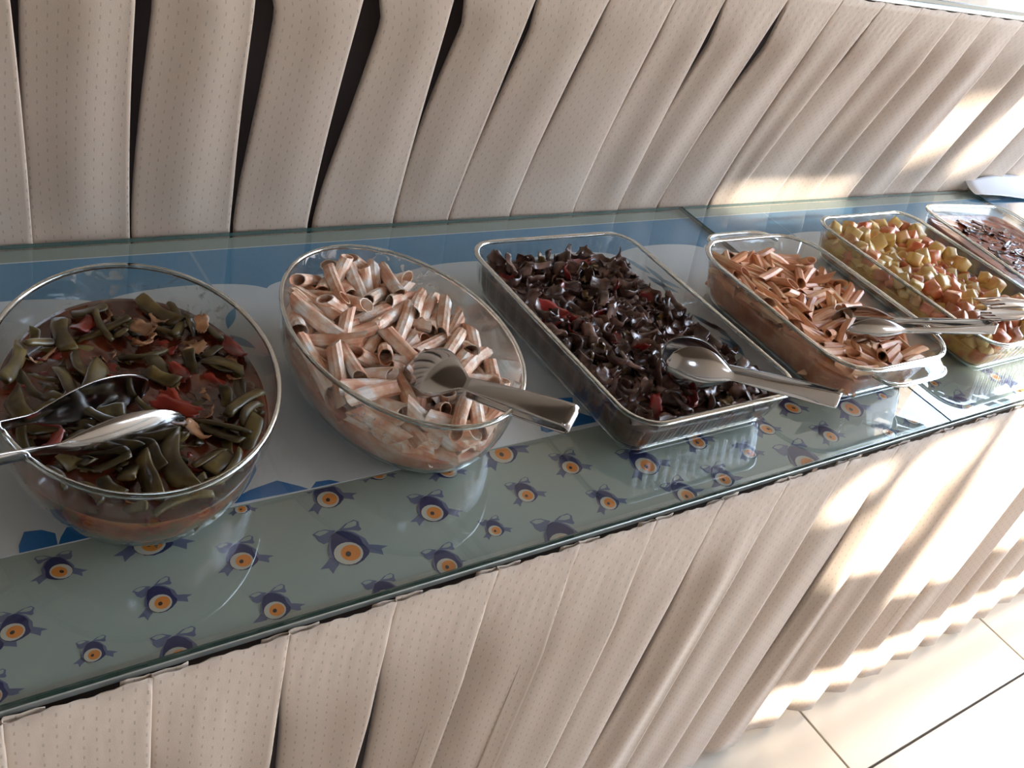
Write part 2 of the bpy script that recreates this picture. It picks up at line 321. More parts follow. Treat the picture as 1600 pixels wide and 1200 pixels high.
for a in [(0.0647, 0.0604, 0.0079, -0.15, False), (0.1078, 0.0231, 0.0059, -0.09, False), (0.1622, 0.0513, 0.0086, 0.11, False), (0.1055, 0.104, 0.0078, 0.03, True), (0.1713, 0.1107, 0.0123, -0.15, False), (0.2313, 0.071, 0.0094, -0.02, False), (0.2378, 0.0163, 0.0087, -0.01, False), (0.2503, 0.125, 0.0052, -0.12, False), (0.3247, 0.1137, 0.0102, 0.08, False), (0.3155, 0.0507, 0.0129, 0.0, False), (0.4073, 0.0701, 0.0107, -0.14, False), (0.4523, 0.0323, 0.0067, -0.04, False), (0.507, 0.0621, 0.0087, 0.01, False), (0.3888, 0.0097, 0.0096, -0.02, False), (0.3826, 0.1303, 0.0078, 0.03, True), (0.449, 0.1142, 0.0088, 0.09, True), (0.5147, 0.1206, 0.0134, 0.16, False), (0.5756, 0.0825, 0.0096, -0.08, False), (0.5834, 0.0273, 0.009, 0.05, False), (0.6601, 0.0597, 0.0129, 0.07, False), (0.3239, -0.0025, 0.0089, -0.07, False), (0.506, -0.0022, 0.0136, -0.18, False), (0.6744, 0.0092, 0.0105, 0.17, False), (0.7357, 0.016, 0.0102, -0.07, False), (0.8, 0.0403, 0.0085, -0.07, False), (0.8585, 0.067, 0.0097, 0.14, True), (0.9348, 0.0322, 0.0099, 0.03, False), (1.0128, 0.0645, 0.0147, -0.01, False), (1.0279, 0.0128, 0.0085, 0.1, False), (1.0912, 0.0236, 0.0105, -0.17, False), (0.9277, 0.0888, 0.011, 0.07, True), (0.8603, 0.0033, 0.0156, -0.05, False), (1.158, 0.0505, 0.0073, -0.15, False), (1.2113, 0.0096, 0.0155, 0.06, False), (0.7482, 0.0735, 0.0107, 0.16, False), (0.1589, 0.0008, 0.0095, -0.11, False), (0.0427, 0.0133, 0.0073, 0.05, False), (1.3394, 0.0547, 0.0088, -0.07, False), (1.3508, 0.0189, 0.0135, 0.09, False), (1.2063, 0.0712, 0.0066, 0.08, False), (1.0891, 0.0717, 0.0063, -0.1, False), (1.75, 0.09, 0.012, -0.1, True), (1.795, 0.049, 0.009, 0.0, False), (1.84, 0.083, 0.014, 0.1, False), (1.885, 0.02, 0.008, -0.1, False), (1.93, 0.094, 0.012, 0.0, False), (1.975, 0.053, 0.009, 0.1, True), (2.02, 0.075, 0.014, -0.1, False), (2.065, 0.024, 0.008, 0.0, False), (2.11, 0.098, 0.012, 0.1, False), (2.155, 0.045, 0.009, -0.1, False), (2.2, 0.079, 0.014, 0.0, True), (2.245, 0.028, 0.008, 0.1, False), (2.29, 0.09, 0.012, -0.1, False), (2.335, 0.049, 0.009, 0.0, False), (2.38, 0.083, 0.014, 0.1, False), (2.425, 0.02, 0.008, -0.1, True), (2.47, 0.094, 0.012, 0.0, False), (2.515, 0.053, 0.009, 0.1, False), (2.56, 0.075, 0.014, -0.1, False), (2.605, 0.024, 0.008, 0.0, False), (2.65, 0.098, 0.012, 0.1, True), (2.695, 0.045, 0.009, -0.1, False), (2.74, 0.079, 0.014, 0.0, False), (2.785, 0.028, 0.008, 0.1, False), (2.83, 0.09, 0.012, -0.1, False), (2.875, 0.049, 0.009, 0.0, True), (-0.72, 0.09, 0.012, -0.1, True), (-0.675, 0.049, 0.009, 0.0, False), (-0.63, 0.083, 0.014, 0.1, False), (-0.585, 0.02, 0.008, -0.1, False), (-0.54, 0.094, 0.012, 0.0, False), (-0.495, 0.053, 0.009, 0.1, True), (-0.45, 0.075, 0.014, -0.1, False), (-0.405, 0.024, 0.008, 0.0, False), (-0.36, 0.098, 0.012, 0.1, False), (-0.315, 0.045, 0.009, -0.1, False), (-0.27, 0.079, 0.014, 0.0, True), (-0.225, 0.028, 0.008, 0.1, False), (-0.18, 0.09, 0.012, -0.1, False), (-0.135, 0.049, 0.009, 0.0, False), (-0.09, 0.083, 0.014, 0.1, False), (-0.045, 0.02, 0.008, -0.1, True), (0.0, 0.094, 0.012, 0.0, False), (0.045, 0.053, 0.009, 0.1, False)]: motif(*a)

# runner: white strip with a blue scalloped band, over the printed cloth
RZ = -0.0062
runner = thing('table_runner', 'white runner with a blue scalloped band along its back under the glass dishes', 'table runner', (0, 0, 0))
b = MB(); b.box(XL, XR, 0.130, 0.528, -0.0069, RZ); b.obj('white_sheet', [M_runner], runner)
pts = [(XL, 0.5265)]; x = XL; per = 0.175; ph = 0.393
n = int((XR-XL)/0.004)
lower = []
for i in range(n+1):
    x = XL+(XR-XL)*i/n; u = ((x-ph)/per) % 1.0; lower.append((x, 0.437+0.022*math.sqrt(max(0, 1-(2*u-1)**2))))
v = [(x, y, RZ+.00012) for x, y in lower]+[(x, 0.5262, RZ+.00012) for x, y in lower]
link('blue_band', mesh('blue_band', v, [(i, i+1, n+2+i, n+1+i) for i in range(n)], M_blue, False), runner)
for x in (0.335, 1.32, 2.2):   # pale seam across the band
    flat_poly([(x-.0015, .437), (x+.0018, .437), (x+.0018, .526), (x-.0015, .526)], RZ+.0002, 'band_seam', M_paleblue, runner)
for poly in [[(0.0824, 0.1305), (0.0834, 0.138), (0.0896, 0.1508), (0.1013, 0.1491), (0.1098, 0.1426), (0.1089, 0.1305)], [(0.1094, 0.1305), (0.1125, 0.1372), (0.1229, 0.1522), (0.1148, 0.1754), (0.123, 0.1664), (0.1402, 0.1434), (0.1556, 0.1305), (0.1724, 0.1305), (0.161, 0.1305)], [(0.242, 0.1354), (0.2645, 0.1441), (0.2913, 0.1485), (0.3071, 0.1364), (0.3136, 0.1305), (0.2481, 0.1325)], [(0.3155, 0.1305), (0.3232, 0.1371), (0.336, 0.1358), (0.3439, 0.1305), (0.3458, 0.1305), (0.3219, 0.1305)], [(0.5846, 0.1546), (0.5771, 0.1397), (0.5816, 0.1353), (0.6061, 0.135), (0.6114, 0.1486), (0.6038, 0.1538)], [(0.6143, 0.1844), (0.647, 0.1786), (0.6381, 0.1649), (0.631, 0.16), (0.6203, 0.1649)], [(0.6135, 0.1491), (0.6075, 0.1357), (0.6505, 0.135), (0.6577, 0.1397), (0.6476, 0.1457), (0.6357, 0.1565), (0.624, 0.1551)]]:
    me = mesh('leaf_print', [(x, y, RZ+.00015) for x, y in poly], [tuple(range(len(poly)))], M_leafblue, False); link('leaf_print', me, runner)
def leaf(cx, cy, L, W, a, mat):
    pl = []
    for k in range(9):
        t_ = k/8; pl.append((L*(t_-.5), W*math.sin(PI*t_)*.5))
    for k in range(1, 8):
        t_ = 1-k/8; pl.append((L*(t_-.5), -W*math.sin(PI*t_)*.35))
    pl = [(cx+x*math.cos(a)-y*math.sin(a), cy+x*math.sin(a)+y*math.cos(a)) for x, y in pl]
    return flat_poly(pl, RZ+.00016, 'leaf_print', mat, runner)
for (cx, cy) in [(0.95, 0.382), (0.95, 0.237), (0.717, 0.417), (0.32, 0.369), (1.399, 0.388), (1.589, 0.25)]:
    for k in range(6):
        leaf(cx+random.uniform(-.018, .018), cy+random.uniform(-.03, .03), random.uniform(.03, .05), random.uniform(.009, .014), random.uniform(0.9, 2.4), M_blue if k % 3 else M_paleblue)

# glass sheets on the table
def glass_sheet(x0, x1, y0, y1, zt, th, label, grp=None):
    b = MB(); g_ = 0.0008
    v = [(x0, y0, zt-th), (x1, y0, zt-th), (x1, y1, zt-th), (x0, y1, zt-th), (x0, y0, zt-g_), (x1, y0, zt-g_), (x1, y1, zt-g_), (x0, y1, zt-g_), (x0+g_, y0+g_, zt), (x1-g_, y0+g_, zt), (x1-g_, y1-g_, zt), (x0+g_, y1-g_, zt)]
    f = [(0, 1, 5, 4), (1, 2, 6, 5), (2, 3, 7, 6), (3, 0, 4, 7), (4, 5, 9, 8), (5, 6, 10, 9), (6, 7, 11, 10), (7, 4, 8, 11), (8, 9, 10, 11)]
    mi = [1, 2, 2, 2, 1, 2, 2, 2, 0]
    o = link('glass_sheet', mesh('glass_sheet', v, f, [M_glass_sheet, M_glass_edge, M_glass_seam], False, mi)); tag(o, label, 'glass sheet', grp); return o
glass_sheet(XL, 1.139, 0.0, 0.553, 0.0, 0.0058, 'long greenish glass sheet on the left of the tabletop under the first three dishes')
glass_sheet(1.141, 2.00, 0.0, 0.553, 0.0, 0.0058, 'greenish glass sheet on the right of the tabletop beyond the seam')
glass_sheet(2.002, XR, 0.0, 0.553, 0.0, 0.0058, 'greenish glass sheet at the far right end of the lower table')
glass_sheet(XL, XR, YS, 1.2, ZS, 0.0058, 'glass sheet covering the raised upper tier above the back skirt')

# ------------------------------------------------------------------ pleated skirts
def pleat(name, Xl, Xr, zt, zb, yf, parent, seed, amp, deep, fold=0.026, sway=0.010, topx=None, gap=0.006, tuck=False):
    r = random.Random(seed); nz = 34
    tl, tr = (topx if topx else (Xl, Xr))
    V = []; UV = []; cols = None
    s1, s2, s3 = r.uniform(-1, 1), r.uniform(-1, 1), r.uniform(0, 6)
    a1 = r.uniform(.8, 1.3); a2 = r.uniform(.6, 1.3); w1 = r.uniform(0.001, .004); fr = r.uniform(1.0, 2.0); ex = r.uniform(1.7, 3.2); gk = r.choice((.45, .7, .9, 1.1, 1.3)); pk = r.uniform(.35, .6)
    for j in range(nz):
        q = j/(nz-1); z = zt+(zb-zt)*q
        env = min(1, (q/0.22))**1.3
        xl = tl+(Xl-tl)*q + gap*env*gk*(math.sin(PI*min(1, .12+q*.75))**.8 if not tuck else (1-.80*q))*(0.9+0.3*math.sin(s3+q*3)) + sway*s1*math.sin(PI*q)*.35
        xr = tr+(Xr-tr)*q + sway*s2*math.sin(PI*q)*.35
        wd = xr-xl; y0 = yf(z)
        prof = []
        fb = 0.0035+0.003*env
        fo = min(fold, wd*.42)
        tail = 1.0 if not tuck else 1-0.75*min(1, max(0, (q-.72)/.2))**1.5
        dl = amp*a1*deep*env*tail; dr = amp*a2*(.08 if gap > .03 else .30)*env*tail
        for k in range(5): prof.append((xl+fo*(1-k/5), dl+fb))
        for k in range(5):
            a = PI/2+PI*k/4; prof.append((xl+.0012+math.cos(a)*0.0015, dl+fb/2-math.sin(a)*-(fb/2)))
        M_ = 22
        for k in range(1, M_):
            u = k/M_
            d = dl*(1-u)**ex - dr*(u**1.6) + env*tail*w1*math.sin(u*PI*fr+s3+q*1.2) * math.sin(PI*u)
            prof.append((xl+wd*u, d))
        for k in range(5):
            a = -PI/2+PI*k/4; prof.append((xr-.0012+math.cos(a)*0.0015, -dr+fb/2+math.sin(a)*(fb/2)))
        for k in range(1, 5): prof.append((xr-fo*k/5, -dr+fb))
        pu = 0.0008*math.sin(q*0)
        zz = z
        L = 0; px = py = None
        for k, (x, y) in enumerate(prof):
            if px is not None: L += math.hypot(x-px, y-py)
            px, py = x, y
            zt_ = zz
            if j == 0: zt_ = zz + 0.0010*math.sin(k*.55+s3)
            if j < 4: y += 0.0006*math.sin(k*1.7+j*2+s1*9)
            V.append((x, y0+y, zt_)); UV.append((L+Xl, z))
        nc = len(prof)
    me = mesh(name, V, grid_faces(nc, nz), M_fab, True, None, UV)
    o = link(name, me, parent)
    s = o.modifiers.new('thickness', 'SOLIDIFY'); s.thickness = 0.0009; s.offset = 0
    return o
front = [-0.73, -0.63, -0.54, -0.44, -0.345, -0.25, -0.15, -0.05, 0.046, 0.140, 0.241, 0.333, 0.433, 0.525, 0.622, 0.717, 0.822, 0.929, 1.027, 1.127]
while front[-1] < 2.85: front.append(front[-1]+0.098+0.006*math.sin(len(front)*2.3))
sk = thing('table_skirt', 'beige pleated fabric skirt hanging from the lower table to the floor', 'table skirt', (0, 0, 0), 0, 'pleated table skirts')
for i in range(len(front)-1):
    pleat('pleat', front[i], front[i+1], -0.0100, -H+0.006+random.uniform(0, .012), lambda z: -0.0065+0.004*z, sk, 100+i, 0.030, .38 if front[i] < .2 else .55 if front[i] < 1.2 else 1.35, gap=.020 if front[i] < .2 else .026+.016*max(0, front[i]-.3) if front[i] < 1.2 else .014)
b = MB(); b.box(XL+.02, XR-.02, 0.060, 0.064, -H+.02, -0.041); b.obj('gap_shade_sheet', [M_gap_shade], sk)  # added dark sheet, painted shade seen between the lower pleats
ub = [-0.73, -0.63, -0.53, -0.43, -0.33, -0.23, -0.13, -0.03, 0.075, 0.181, 0.283, 0.398, 0.496, 0.619, 0.702, 0.808, 0.927, 1.016, 1.096, 1.218, 1.268, 1.377, 1.474, 1.594]
utp = [-0.73, -0.63, -0.535, -0.44, -0.345, -0.25, -0.155, -0.06, 0.04, 0.143, 0.25, 0.357, 0.473, 0.573, 0.68, 0.785, 0.885, 0.967, 1.082, 1.19, 1.285, 1.377, 1.481, 1.572]
while ub[-1] < 2.8: ub.append(ub[-1]+0.10+0.012*math.sin(len(ub)*1.9)); utp.append(utp[-1]+0.102)
su = thing('table_skirt', 'beige pleated fabric skirt hanging behind the dishes from the raised upper tier', 'table skirt', (0, 0, 0), 0, 'pleated table skirts')
for i in range(len(ub)-1):
    pleat('pleat', ub[i], ub[i+1], ZS-0.0145, -0.05, lambda z: 0.562-0.105*max(0, z/ZS)**1.15, su, 300+i, 0.022, .45 if ub[i] < 1.3 else 1.2, topx=(utp[i], utp[i+1]), gap=.022 if ub[i] < .35 else .040 if ub[i] < 1.3 else .014, tuck=True)
b = MB(); b.box(XL+.02, XR-.02, 0.610, 0.613, -0.05, ZS-0.05); b.obj('gap_shade_sheet', [M_gap_shade], su)  # same added sheet of shade colour behind the upper pleats
# pale cloth flap lying on the far right end of the glass
v = []; nu, nv = 26, 10
for j in range(nv):
    for i in range(nu):
        u = i/(nu-1); q = j/(nv-1); x = 1.97+0.75*u; y = 0.555-(0.035+0.10*u)*q
        v.append((x, y, 0.003+0.012*abs(math.sin(u*9+q))*(1-q*.5)+0.03*(1-q)**2*0.6))
o = link('fallen_cloth', mesh('fallen_cloth', v, grid_faces(nu, nv), M_runner)); o.modifiers.new('t', 'SOLIDIFY').thickness = 0.0012
tag(o, 'crumpled pale cloth edge lying on the glass at the far right under the back skirt', 'cloth')

# ------------------------------------------------------------------ dishes
def outline(kind, a, b_, c, ins, n=120):
    A = a-ins; B = b_-ins; pts = []
    if kind == 'o':
        for k in range(n):
            th = 2*PI*k/n; pts.append((A*math.cos(th), B*math.sin(th)))
        return pts
    R_ = max(c-ins*.8, 0.012); na = 14; 
    ns_ = (n-4*na)//4
    for q, (sx, sy) in enumerate(((1, -1), (1, 1), (-1, 1), (-1, -1))):
        cx, cy = sx*(A-R_), sy*(B-R_); a0 = -PI/2+q*PI/2
        for k in range(na):
            th = a0+PI/2*k/(na-1); pts.append((cx+R_*math.cos(th), cy+R_*math.sin(th)))
        nx = ((1, 1), (-1, 1), (-1, -1), (1, -1))[q]
        p0 = pts[-1]; a1 = a0+PI/2
        p1 = (nx[0]*(A-R_)+R_*math.cos(a1), nx[1]*(B-R_)+R_*math.sin(a1))
        for k in range(1, ns_+1):
            t_ = k/(ns_+1); pts.append((p0[0]+(p1[0]-p0[0])*t_, p0[1]+(p1[1]-p0[1])*t_))
    return pts
def inset(k, z, h):
    t_ = min(1, max(0, z/h))
    if k == 'o': return .036*(1-math.sqrt(max(1-(1-t_)**2, 0)))
    sl = .020 if h > .06 else .013
    q = min(1, max(0, z/.016)); return .005+sl*(1-t_)+.010*(1-math.sqrt(max(1-(1-q)**2, 0)))
DISH = {1: ('o', .113, .153, 0, .08), 2: ('o', .110, .151, 0, .08), 3: ('r', .130, .178, .04, .055), 4: ('r', .118, .153, .062, .065), 5: ('r', .129, .179, .04, .055), 6: ('r', .125, .178, .04, .055)}
POSE = {1: ((0.192, 0.226, 0), -0.197), 2: ((0.441, 0.231, 0), 0.0), 3: ((0.749, 0.232, 0), 0.0), 4: ((1.065, 0.203, 0), 0.0), 5: ((1.402, 0.229, 0), 0.0), 6: ((1.694, 0.236, 0), -0.105)}
def dish(i, name, label, cat, wallmat, flutes=0, handles=False, group=None):
    k, a, b_, c, h = DISH[i]; loc, rz = POSE[i]
    t = thing(name, label, cat, (loc[0], loc[1], 0.0004), rz, group)
    n = 240 if flutes else 120
    zs_ = [h*(q/16)**1.6 for q in range(17)]
    def ring(z, off, fl):
        pts = outline(k, a, b_, c, inset(k, z, h)+off, n)
        if fl:
            e_ = math.sin(PI*min(1, max(0, (z-.008)/(h-.014))))**.5 if .008 < z < h-.006 else 0
            out = []; L = 0
            for j, (x, y) in enumerate(pts):
                out.append((x*(1+fl*e_*math.cos(j*PI*2/ (n/flutes))/a), y*(1+fl*e_*math.cos(j*PI*2/(n/flutes))/b_)))
            pts = out
        return [(x, y, z) for x, y in pts]
    V = []
    for z in zs_: V += ring(z, 0, .0016 if flutes else 0)
    f = grid_faces(n, len(zs_), 0, True)
    f.append(tuple(range(n))[::-1])
    base = len(V)
    zi = [0.0035+(h-0.0035)*(q/14)**1.5 for q in range(15)]
    for z in zi: V += ring(z, .0030, .0014 if flutes else 0)
    f += grid_faces(n, len(zi), base, True, True); f.append(tuple(base+i_ for i_ in range(n)))
    link('wall', mesh('dish_wall', V, f, wallmat), t)
    # solid rim
    path = [(x, y, h) for x, y in outline(k, a, b_, c, 0.0015 if k == 'o' else 0.0035, 120)]
    if k == 'o': v_, f_ = tube(path, 0.0023, 10, True, 1.2)
    else:
        v_, f_ = tube(path, 0.0035, 10, True, .75)
    link('rim', mesh('dish_rim', v_, f_, M_rim), t)
    path = [(x, y, 0.0024) for x, y in outline(k, a, b_, c, inset(k, .002, h)+.001, 120)]
    v_, f_ = tube(path, 0.0022, 8, True, 1.0); link('foot_ring', mesh('foot_ring', v_, f_, M_rim), t)
    if handles:
        for s in (-1, 1):
            hw = .068; V = []; nu, nv = 24, 7
            for top in (0, 1):
                for j in range(nv):
                    for i_ in range(nu):
                        u = -1+2*i_/(nu-1); q = j/(nv-1)
                        y0 = b_-.004-max(0, (abs(u)*hw-(a-c)))**2*6
                        ext = .026*(1-abs(u)**5)**.5
                        V.append((u*hw, s*(y0+ext*q), h-.002-.004*q+ (0.0035 if top else -0.0025)*(math.sqrt(max(0, 1-(.95*abs(2*q-1))**4)))*.8-.003*q*q))
            F = grid_faces(nu, nv, 0, False, s < 0)+grid_faces(nu, nv, nu*nv, False, s > 0)
            o0 = nu*nv
            for i_ in range(nu-1):
                F.append((i_, i_+1, o0+i_+1, o0+i_)); r0 = (nv-1)*nu; F.append((r0+i_, r0+i_+1, o0+r0+i_+1, o0+r0+i_))
            for j in range(nv-1):
                F.append((j*nu, j*nu+nu, o0+j*nu+nu, o0+j*nu)); F.append((j*nu+nu-1, j*nu+2*nu-1, o0+j*nu+2*nu-1, o0+j*nu+nu-1))
            hd = link('handle', mesh('dish_handle', V, F, M_wall), t)
            v_, f_ = tube([V[(nv-1)*nu+i_][:2]+(V[(nv-1)*nu+i_][2]+.002,) for i_ in range(nu)], .0028, 8)
            link('handle_edge', mesh('handle_edge', v_, f_, M_rim), hd)
    return t
dish(1, 'oval_glass_bowl', 'oval clear glass bowl at the left holding the green bean stew', 'bowl', M_wall_oily)
dish(2, 'oval_glass_bowl', 'oval clear glass bowl second from the left holding the creamy pink penne', 'bowl', M_wall_cream)
dish(3, 'rectangular_glass_tray', 'rectangular glass baking tray holding the dark mushroom saute', 'baking dish', M_wall, 60)
dish(4, 'handled_glass_casserole', 'rounded rectangular glass casserole with two lug handles holding tomato penne', 'baking dish', M_wall, 0, True)
dish(5, 'fluted_glass_tray', 'fluted rectangular glass tray holding the diced potatoes', 'baking dish', M_wall, 60)
dish(6, 'rectangular_glass_tray', 'rectangular glass tray at the far right holding the brown eggplant dish', 'baking dish', M_wall)

# ------------------------------------------------------------------ food bodies (what nobody could count: sauce and pressed-down filling)
def core(i, name, label, cat, fn, mat, lump=.0015, sidemat=None, ls=90):
    k, a, b_, c, h = DISH[i]; loc, rz = POSE[i]; n = 120; V = []; NR = 26
    def hgt(x, y): return max(.006, fn(x, y)+lump*(math.sin(x*ls*2.1+1.3)*math.cos(y*ls*1.7)+.6*math.sin(x*ls*4.3+y*ls*3.1)))
    # boundary
    zb = [fn(x, y) for x, y in outline(k, a, b_, c, inset(k, .03, h)+.0036, n)]
    bd = []
    for j in range(n):
        x, y = outline(k, a, b_, c, inset(k, zb[j], h)+.0038, n)[j] if j == 0 else OUT(k, a, b_, c, inset(k, zb[j], h)+.0038, n, j)
        bd.append((x, y))
    for r in range(NR+1):
        q = (r/NR)**.8
        for j in range(n):
            x, y = bd[j][0]*q, bd[j][1]*q
            z = hgt(x, y)*(1-q**12)+zb[j]*(q**12); V.append((x, y, z if r else hgt(0, 0)))
    f = grid_faces(n, NR+1, 0, True); mi = [0]*len(f)
    NS = 8; last = NR*n; base = len(V)
    for s in range(1, NS+1):
        for j in range(n):
            z = .0042+(zb[j]-.0042)*(1-s/NS); x, y = OUT(k, a, b_, c, inset(k, z, h)+.0038, n, j); V.append((x, y, z))
    g_ = grid_faces(n, NS+1, last, True); f += g_; mi += [1 if sidemat else 0]*len(g_)
    f.append(tuple(base+(NS-1)*n+j for j in range(n))); mi.append(0)
    o = link(name, mesh(name, V, f, [mat, sidemat or mat], True, mi)); o.location = (loc[0], loc[1], 0.0006); o.rotation_euler = (0, 0, rz)
    return tag(o, label, cat, None, 'stuff')
_oc = {}
def OUT(k, a, b_, c, ins, n, j):
    key = (k, a, b_, c, round(ins, 4), n)
    if key not in _oc: _oc[key] = outline(k, a, b_, c, round(ins, 4), n)
    return _oc[key][j]
def wall_pieces(i, n, z0, z1, r, picker, seed):
    """pieces pressed against the glass on the sides one can look into"""
    rr = random.Random(seed); k, a, b_, c, h = DISH[i]; loc, rz = POSE[i]; Rz = Matrix.Rotation(rz, 4, 'Z')
    for q in range(n):
        while True:
            j = rr.randrange(120); z = rr.uniform(z0, z1)
            x, y = OUT(k, a, b_, c, inset(k, z, h)+.0042+r*(1.3 if k == 'r' else 2.0), 120, j); x2, y2 = OUT(k, a, b_, c, inset(k, z, h)+.0042+r*(1.3 if k == 'r' else 2.0), 120, (j+1) % 120)
            if x < -.02 or y < -.05: break
        name, me, base, group, label, cat, sc = picker()
        M4 = Matrix.Translation((loc[0], loc[1], .0006)) @ Rz @ Matrix.Translation((x, y, z)) @ Matrix.Rotation(math.atan2(y2-y, x2-x), 4, 'Z') @ Matrix.Rotation(rr.uniform(-.45, .45), 4, 'Y') @ Matrix.Rotation(PI/2+rr.uniform(-.4, .4), 4, 'X')
        o = link(name, me); o.matrix_world = M4 @ Matrix.Diagonal((sc*(.9 if k == 'r' else .62), sc*.9, sc*.9, 1)); tag(o, label, cat, group)
def bmp(x, y, x0, y0, s): return math.exp(-((x-x0)**2+(y-y0)**2)/s**2)

# food colours
M_beansauce = food('bean_sauce', [rgb(52, 22, 14), rgb(84, 34, 18), rgb(110, 50, 24)], .18, 25, .25, 60, coat=.6, rnd=0)
M_beanside = food('bean_stew_side', [rgb(96, 88, 44), rgb(150, 66, 36), rgb(176, 110, 60), rgb(104, 96, 50)], .4, 32, .2, 90, rnd=0)
M_bean = food('green_bean', [rgb(54, 42, 20), rgb(80, 66, 32), rgb(112, 94, 50)], .38, 40, .15, 220, coat=.25, rnd=.3)
M_tomato = food('stewed_tomato', [rgb(98, 20, 16), rgb(142, 36, 26), rgb(176, 66, 46)], .3, 60, .3, coat=.4)
M_onion = food('stewed_onion', [rgb(164, 112, 74), rgb(196, 150, 110), rgb(150, 96, 60)], .35, 50, .2, coat=.3)
M_creampasta = food('creamy_penne', [rgb(220, 162, 132), rgb(232, 190, 160), rgb(242, 220, 200), rgb(248, 242, 236)], .45, 55, .45, 260, spec=.45, lo=.38, hi=.66, rnd=.12)
M_creamcore = food('cream_sauce', [rgb(196, 118, 84), rgb(222, 160, 128), rgb(236, 212, 192)], .45, 30, .8, 90, rnd=0)
M_tompasta = food('tomato_penne', [rgb(216, 148, 108), rgb(230, 168, 124), rgb(238, 196, 150)], .4, 30, .2, 200, spec=.45, rnd=.14)
M_tomcore = food('tomato_sauce_oily', [rgb(180, 104, 70), rgb(206, 134, 96), rgb(222, 164, 122)], .4, 40, .7, 90, rnd=0)
M_mush = food('mushroom_slice', [rgb(56, 35, 29), rgb(92, 64, 54), rgb(136, 104, 90)], .34, 60, .35, 200, coat=.35, rnd=.35)
M_mushcore = food('mushroom_mass', [rgb(44, 26, 20), rgb(78, 48, 38), rgb(104, 70, 52)], .35, 45, .8, 90, coat=.2, rnd=0)
M_pepper = food('red_pepper', [rgb(112, 24, 22), rgb(150, 38, 34), rgb(120, 44, 36)], .3, 40, .15, coat=.4)
M_greenbit = food('soft_onion_bit', [rgb(120, 92, 52), rgb(144, 118, 70), rgb(110, 80, 50)], .35, 40, .2, coat=.3)
M_potato = food('potato_dice', [rgb(220, 186, 108), rgb(230, 200, 130), rgb(222, 164, 108)], .4, 34, .15, 160, coat=.15, rnd=.12)
M_potatored = food('potato_dice_in_tomato', [rgb(200, 104, 70), rgb(220, 150, 104), rgb(212, 124, 86)], .35, 40, .25, 160, coat=.3)
M_potcore = food('potato_oil', [rgb(196, 150, 72), rgb(210, 170, 92), rgb(190, 110, 60)], .35, 40, .7, 90, rnd=0)
M_eggcore = food('eggplant_sauce', [rgb(96, 42, 26), rgb(138, 64, 40), rgb(160, 84, 50)], .25, 22, .6, 60, coat=.4, rnd=0)
M_egg = food('eggplant_strip', [rgb(44, 26, 20), rgb(86, 52, 38), rgb(128, 86, 58)], .28, 50, .3, coat=.5, rnd=.3)

core(1, 'bean_stew_sauce', 'dark red-brown oily sauce filling the oval bowl of green beans', 'sauce', lambda x, y: .0468, M_beansauce, .0007, M_beanside)
core(2, 'penne_cream_sauce', 'pink cream sauce and pressed pasta under the penne in the oval bowl', 'sauce', lambda x, y: max(.034-.10*x+.05*y-.012*bmp(x, y, .02, -.05, .04), .016), M_creamcore, .002)
core(3, 'mushroom_mass', 'dark juicy mass of mushrooms under the slices in the tray', 'mushrooms', lambda x, y: max(.030-.04*x, .012), M_mushcore, .002)
core(4, 'penne_tomato_sauce', 'orange tomato sauce and pressed pasta under the penne in the casserole', 'sauce', lambda x, y: .032-.05*x+.006*bmp(x, y, 0, .03, .08), M_tomcore, .002)
core(5, 'potato_oil_and_sauce', 'yellow oily juice under the diced potatoes in the fluted tray', 'sauce', lambda x, y: .024-.03*x+.004*bmp(x, y, 0, 0, .09), M_potcore, .0015)
core(6, 'eggplant_sauce', 'reddish brown tomato sauce filling the far right tray', 'sauce', lambda x, y: .040, M_eggcore, .0010)

# ------------------------------------------------------------------ food pieces
def penne_mesh(name, L, r, mat, bend=0.0, ridges=10, squash=1.0, wall=.0012, slant=.85):
    n = ridges*2; V = []; xs_ = [-.5, -.17, .17, .5]
    for s, x in enumerate(xs_):
        for k in range(n):
            th = 2*PI*k/n; rr = r*(1.0 if k % 2 else .925); y = rr*math.cos(th); z = rr*math.sin(th)*squash
            cut = y*slant if s == 0 else (-y*slant if bend < 0 else y*slant) if s == 3 else 0
            X = x*L+cut; V.append((X, y+bend*(X/L)**2*4, z))
    f = grid_faces(n, 4, 0, True, True)
    base = len(V)
    for s, x in enumerate((-.5, .5)):
        for k in range(n):
            th = 2*PI*k/n; rr = r-wall; y = rr*math.cos(th); z = rr*math.sin(th)*squash
            cut = y*slant if s == 0 else (-y*slant if bend < 0 else y*slant)
            X = x*L+cut; V.append((X, y+bend*(X/L)**2*4, z))
    f += grid_faces(n, 2, base, True)
    for k in range(n):
        k2 = (k+1) % n
        f.append((k, k2, base+k2, base+k)); f.append((3*n+k, base+n+k, base+n+k2, 3*n+k2))
    me = mesh(name, V, f, mat, False)
    return me
def blob_mesh(name, fn, mat, nu=10, nv=6, smooth=True):
    V = []; f = []
    for j in range(nv+1):
        ph = PI*j/nv
        for i in range(nu):
            th = 2*PI*i/nu; d = Vector((math.sin(ph)*math.cos(th), math.sin(ph)*math.sin(th), math.cos(ph)))
            V.append(fn(d))
    f = grid_faces(nu, nv+1, 0, True, True)
    return mesh(name, V, f, mat, smooth)
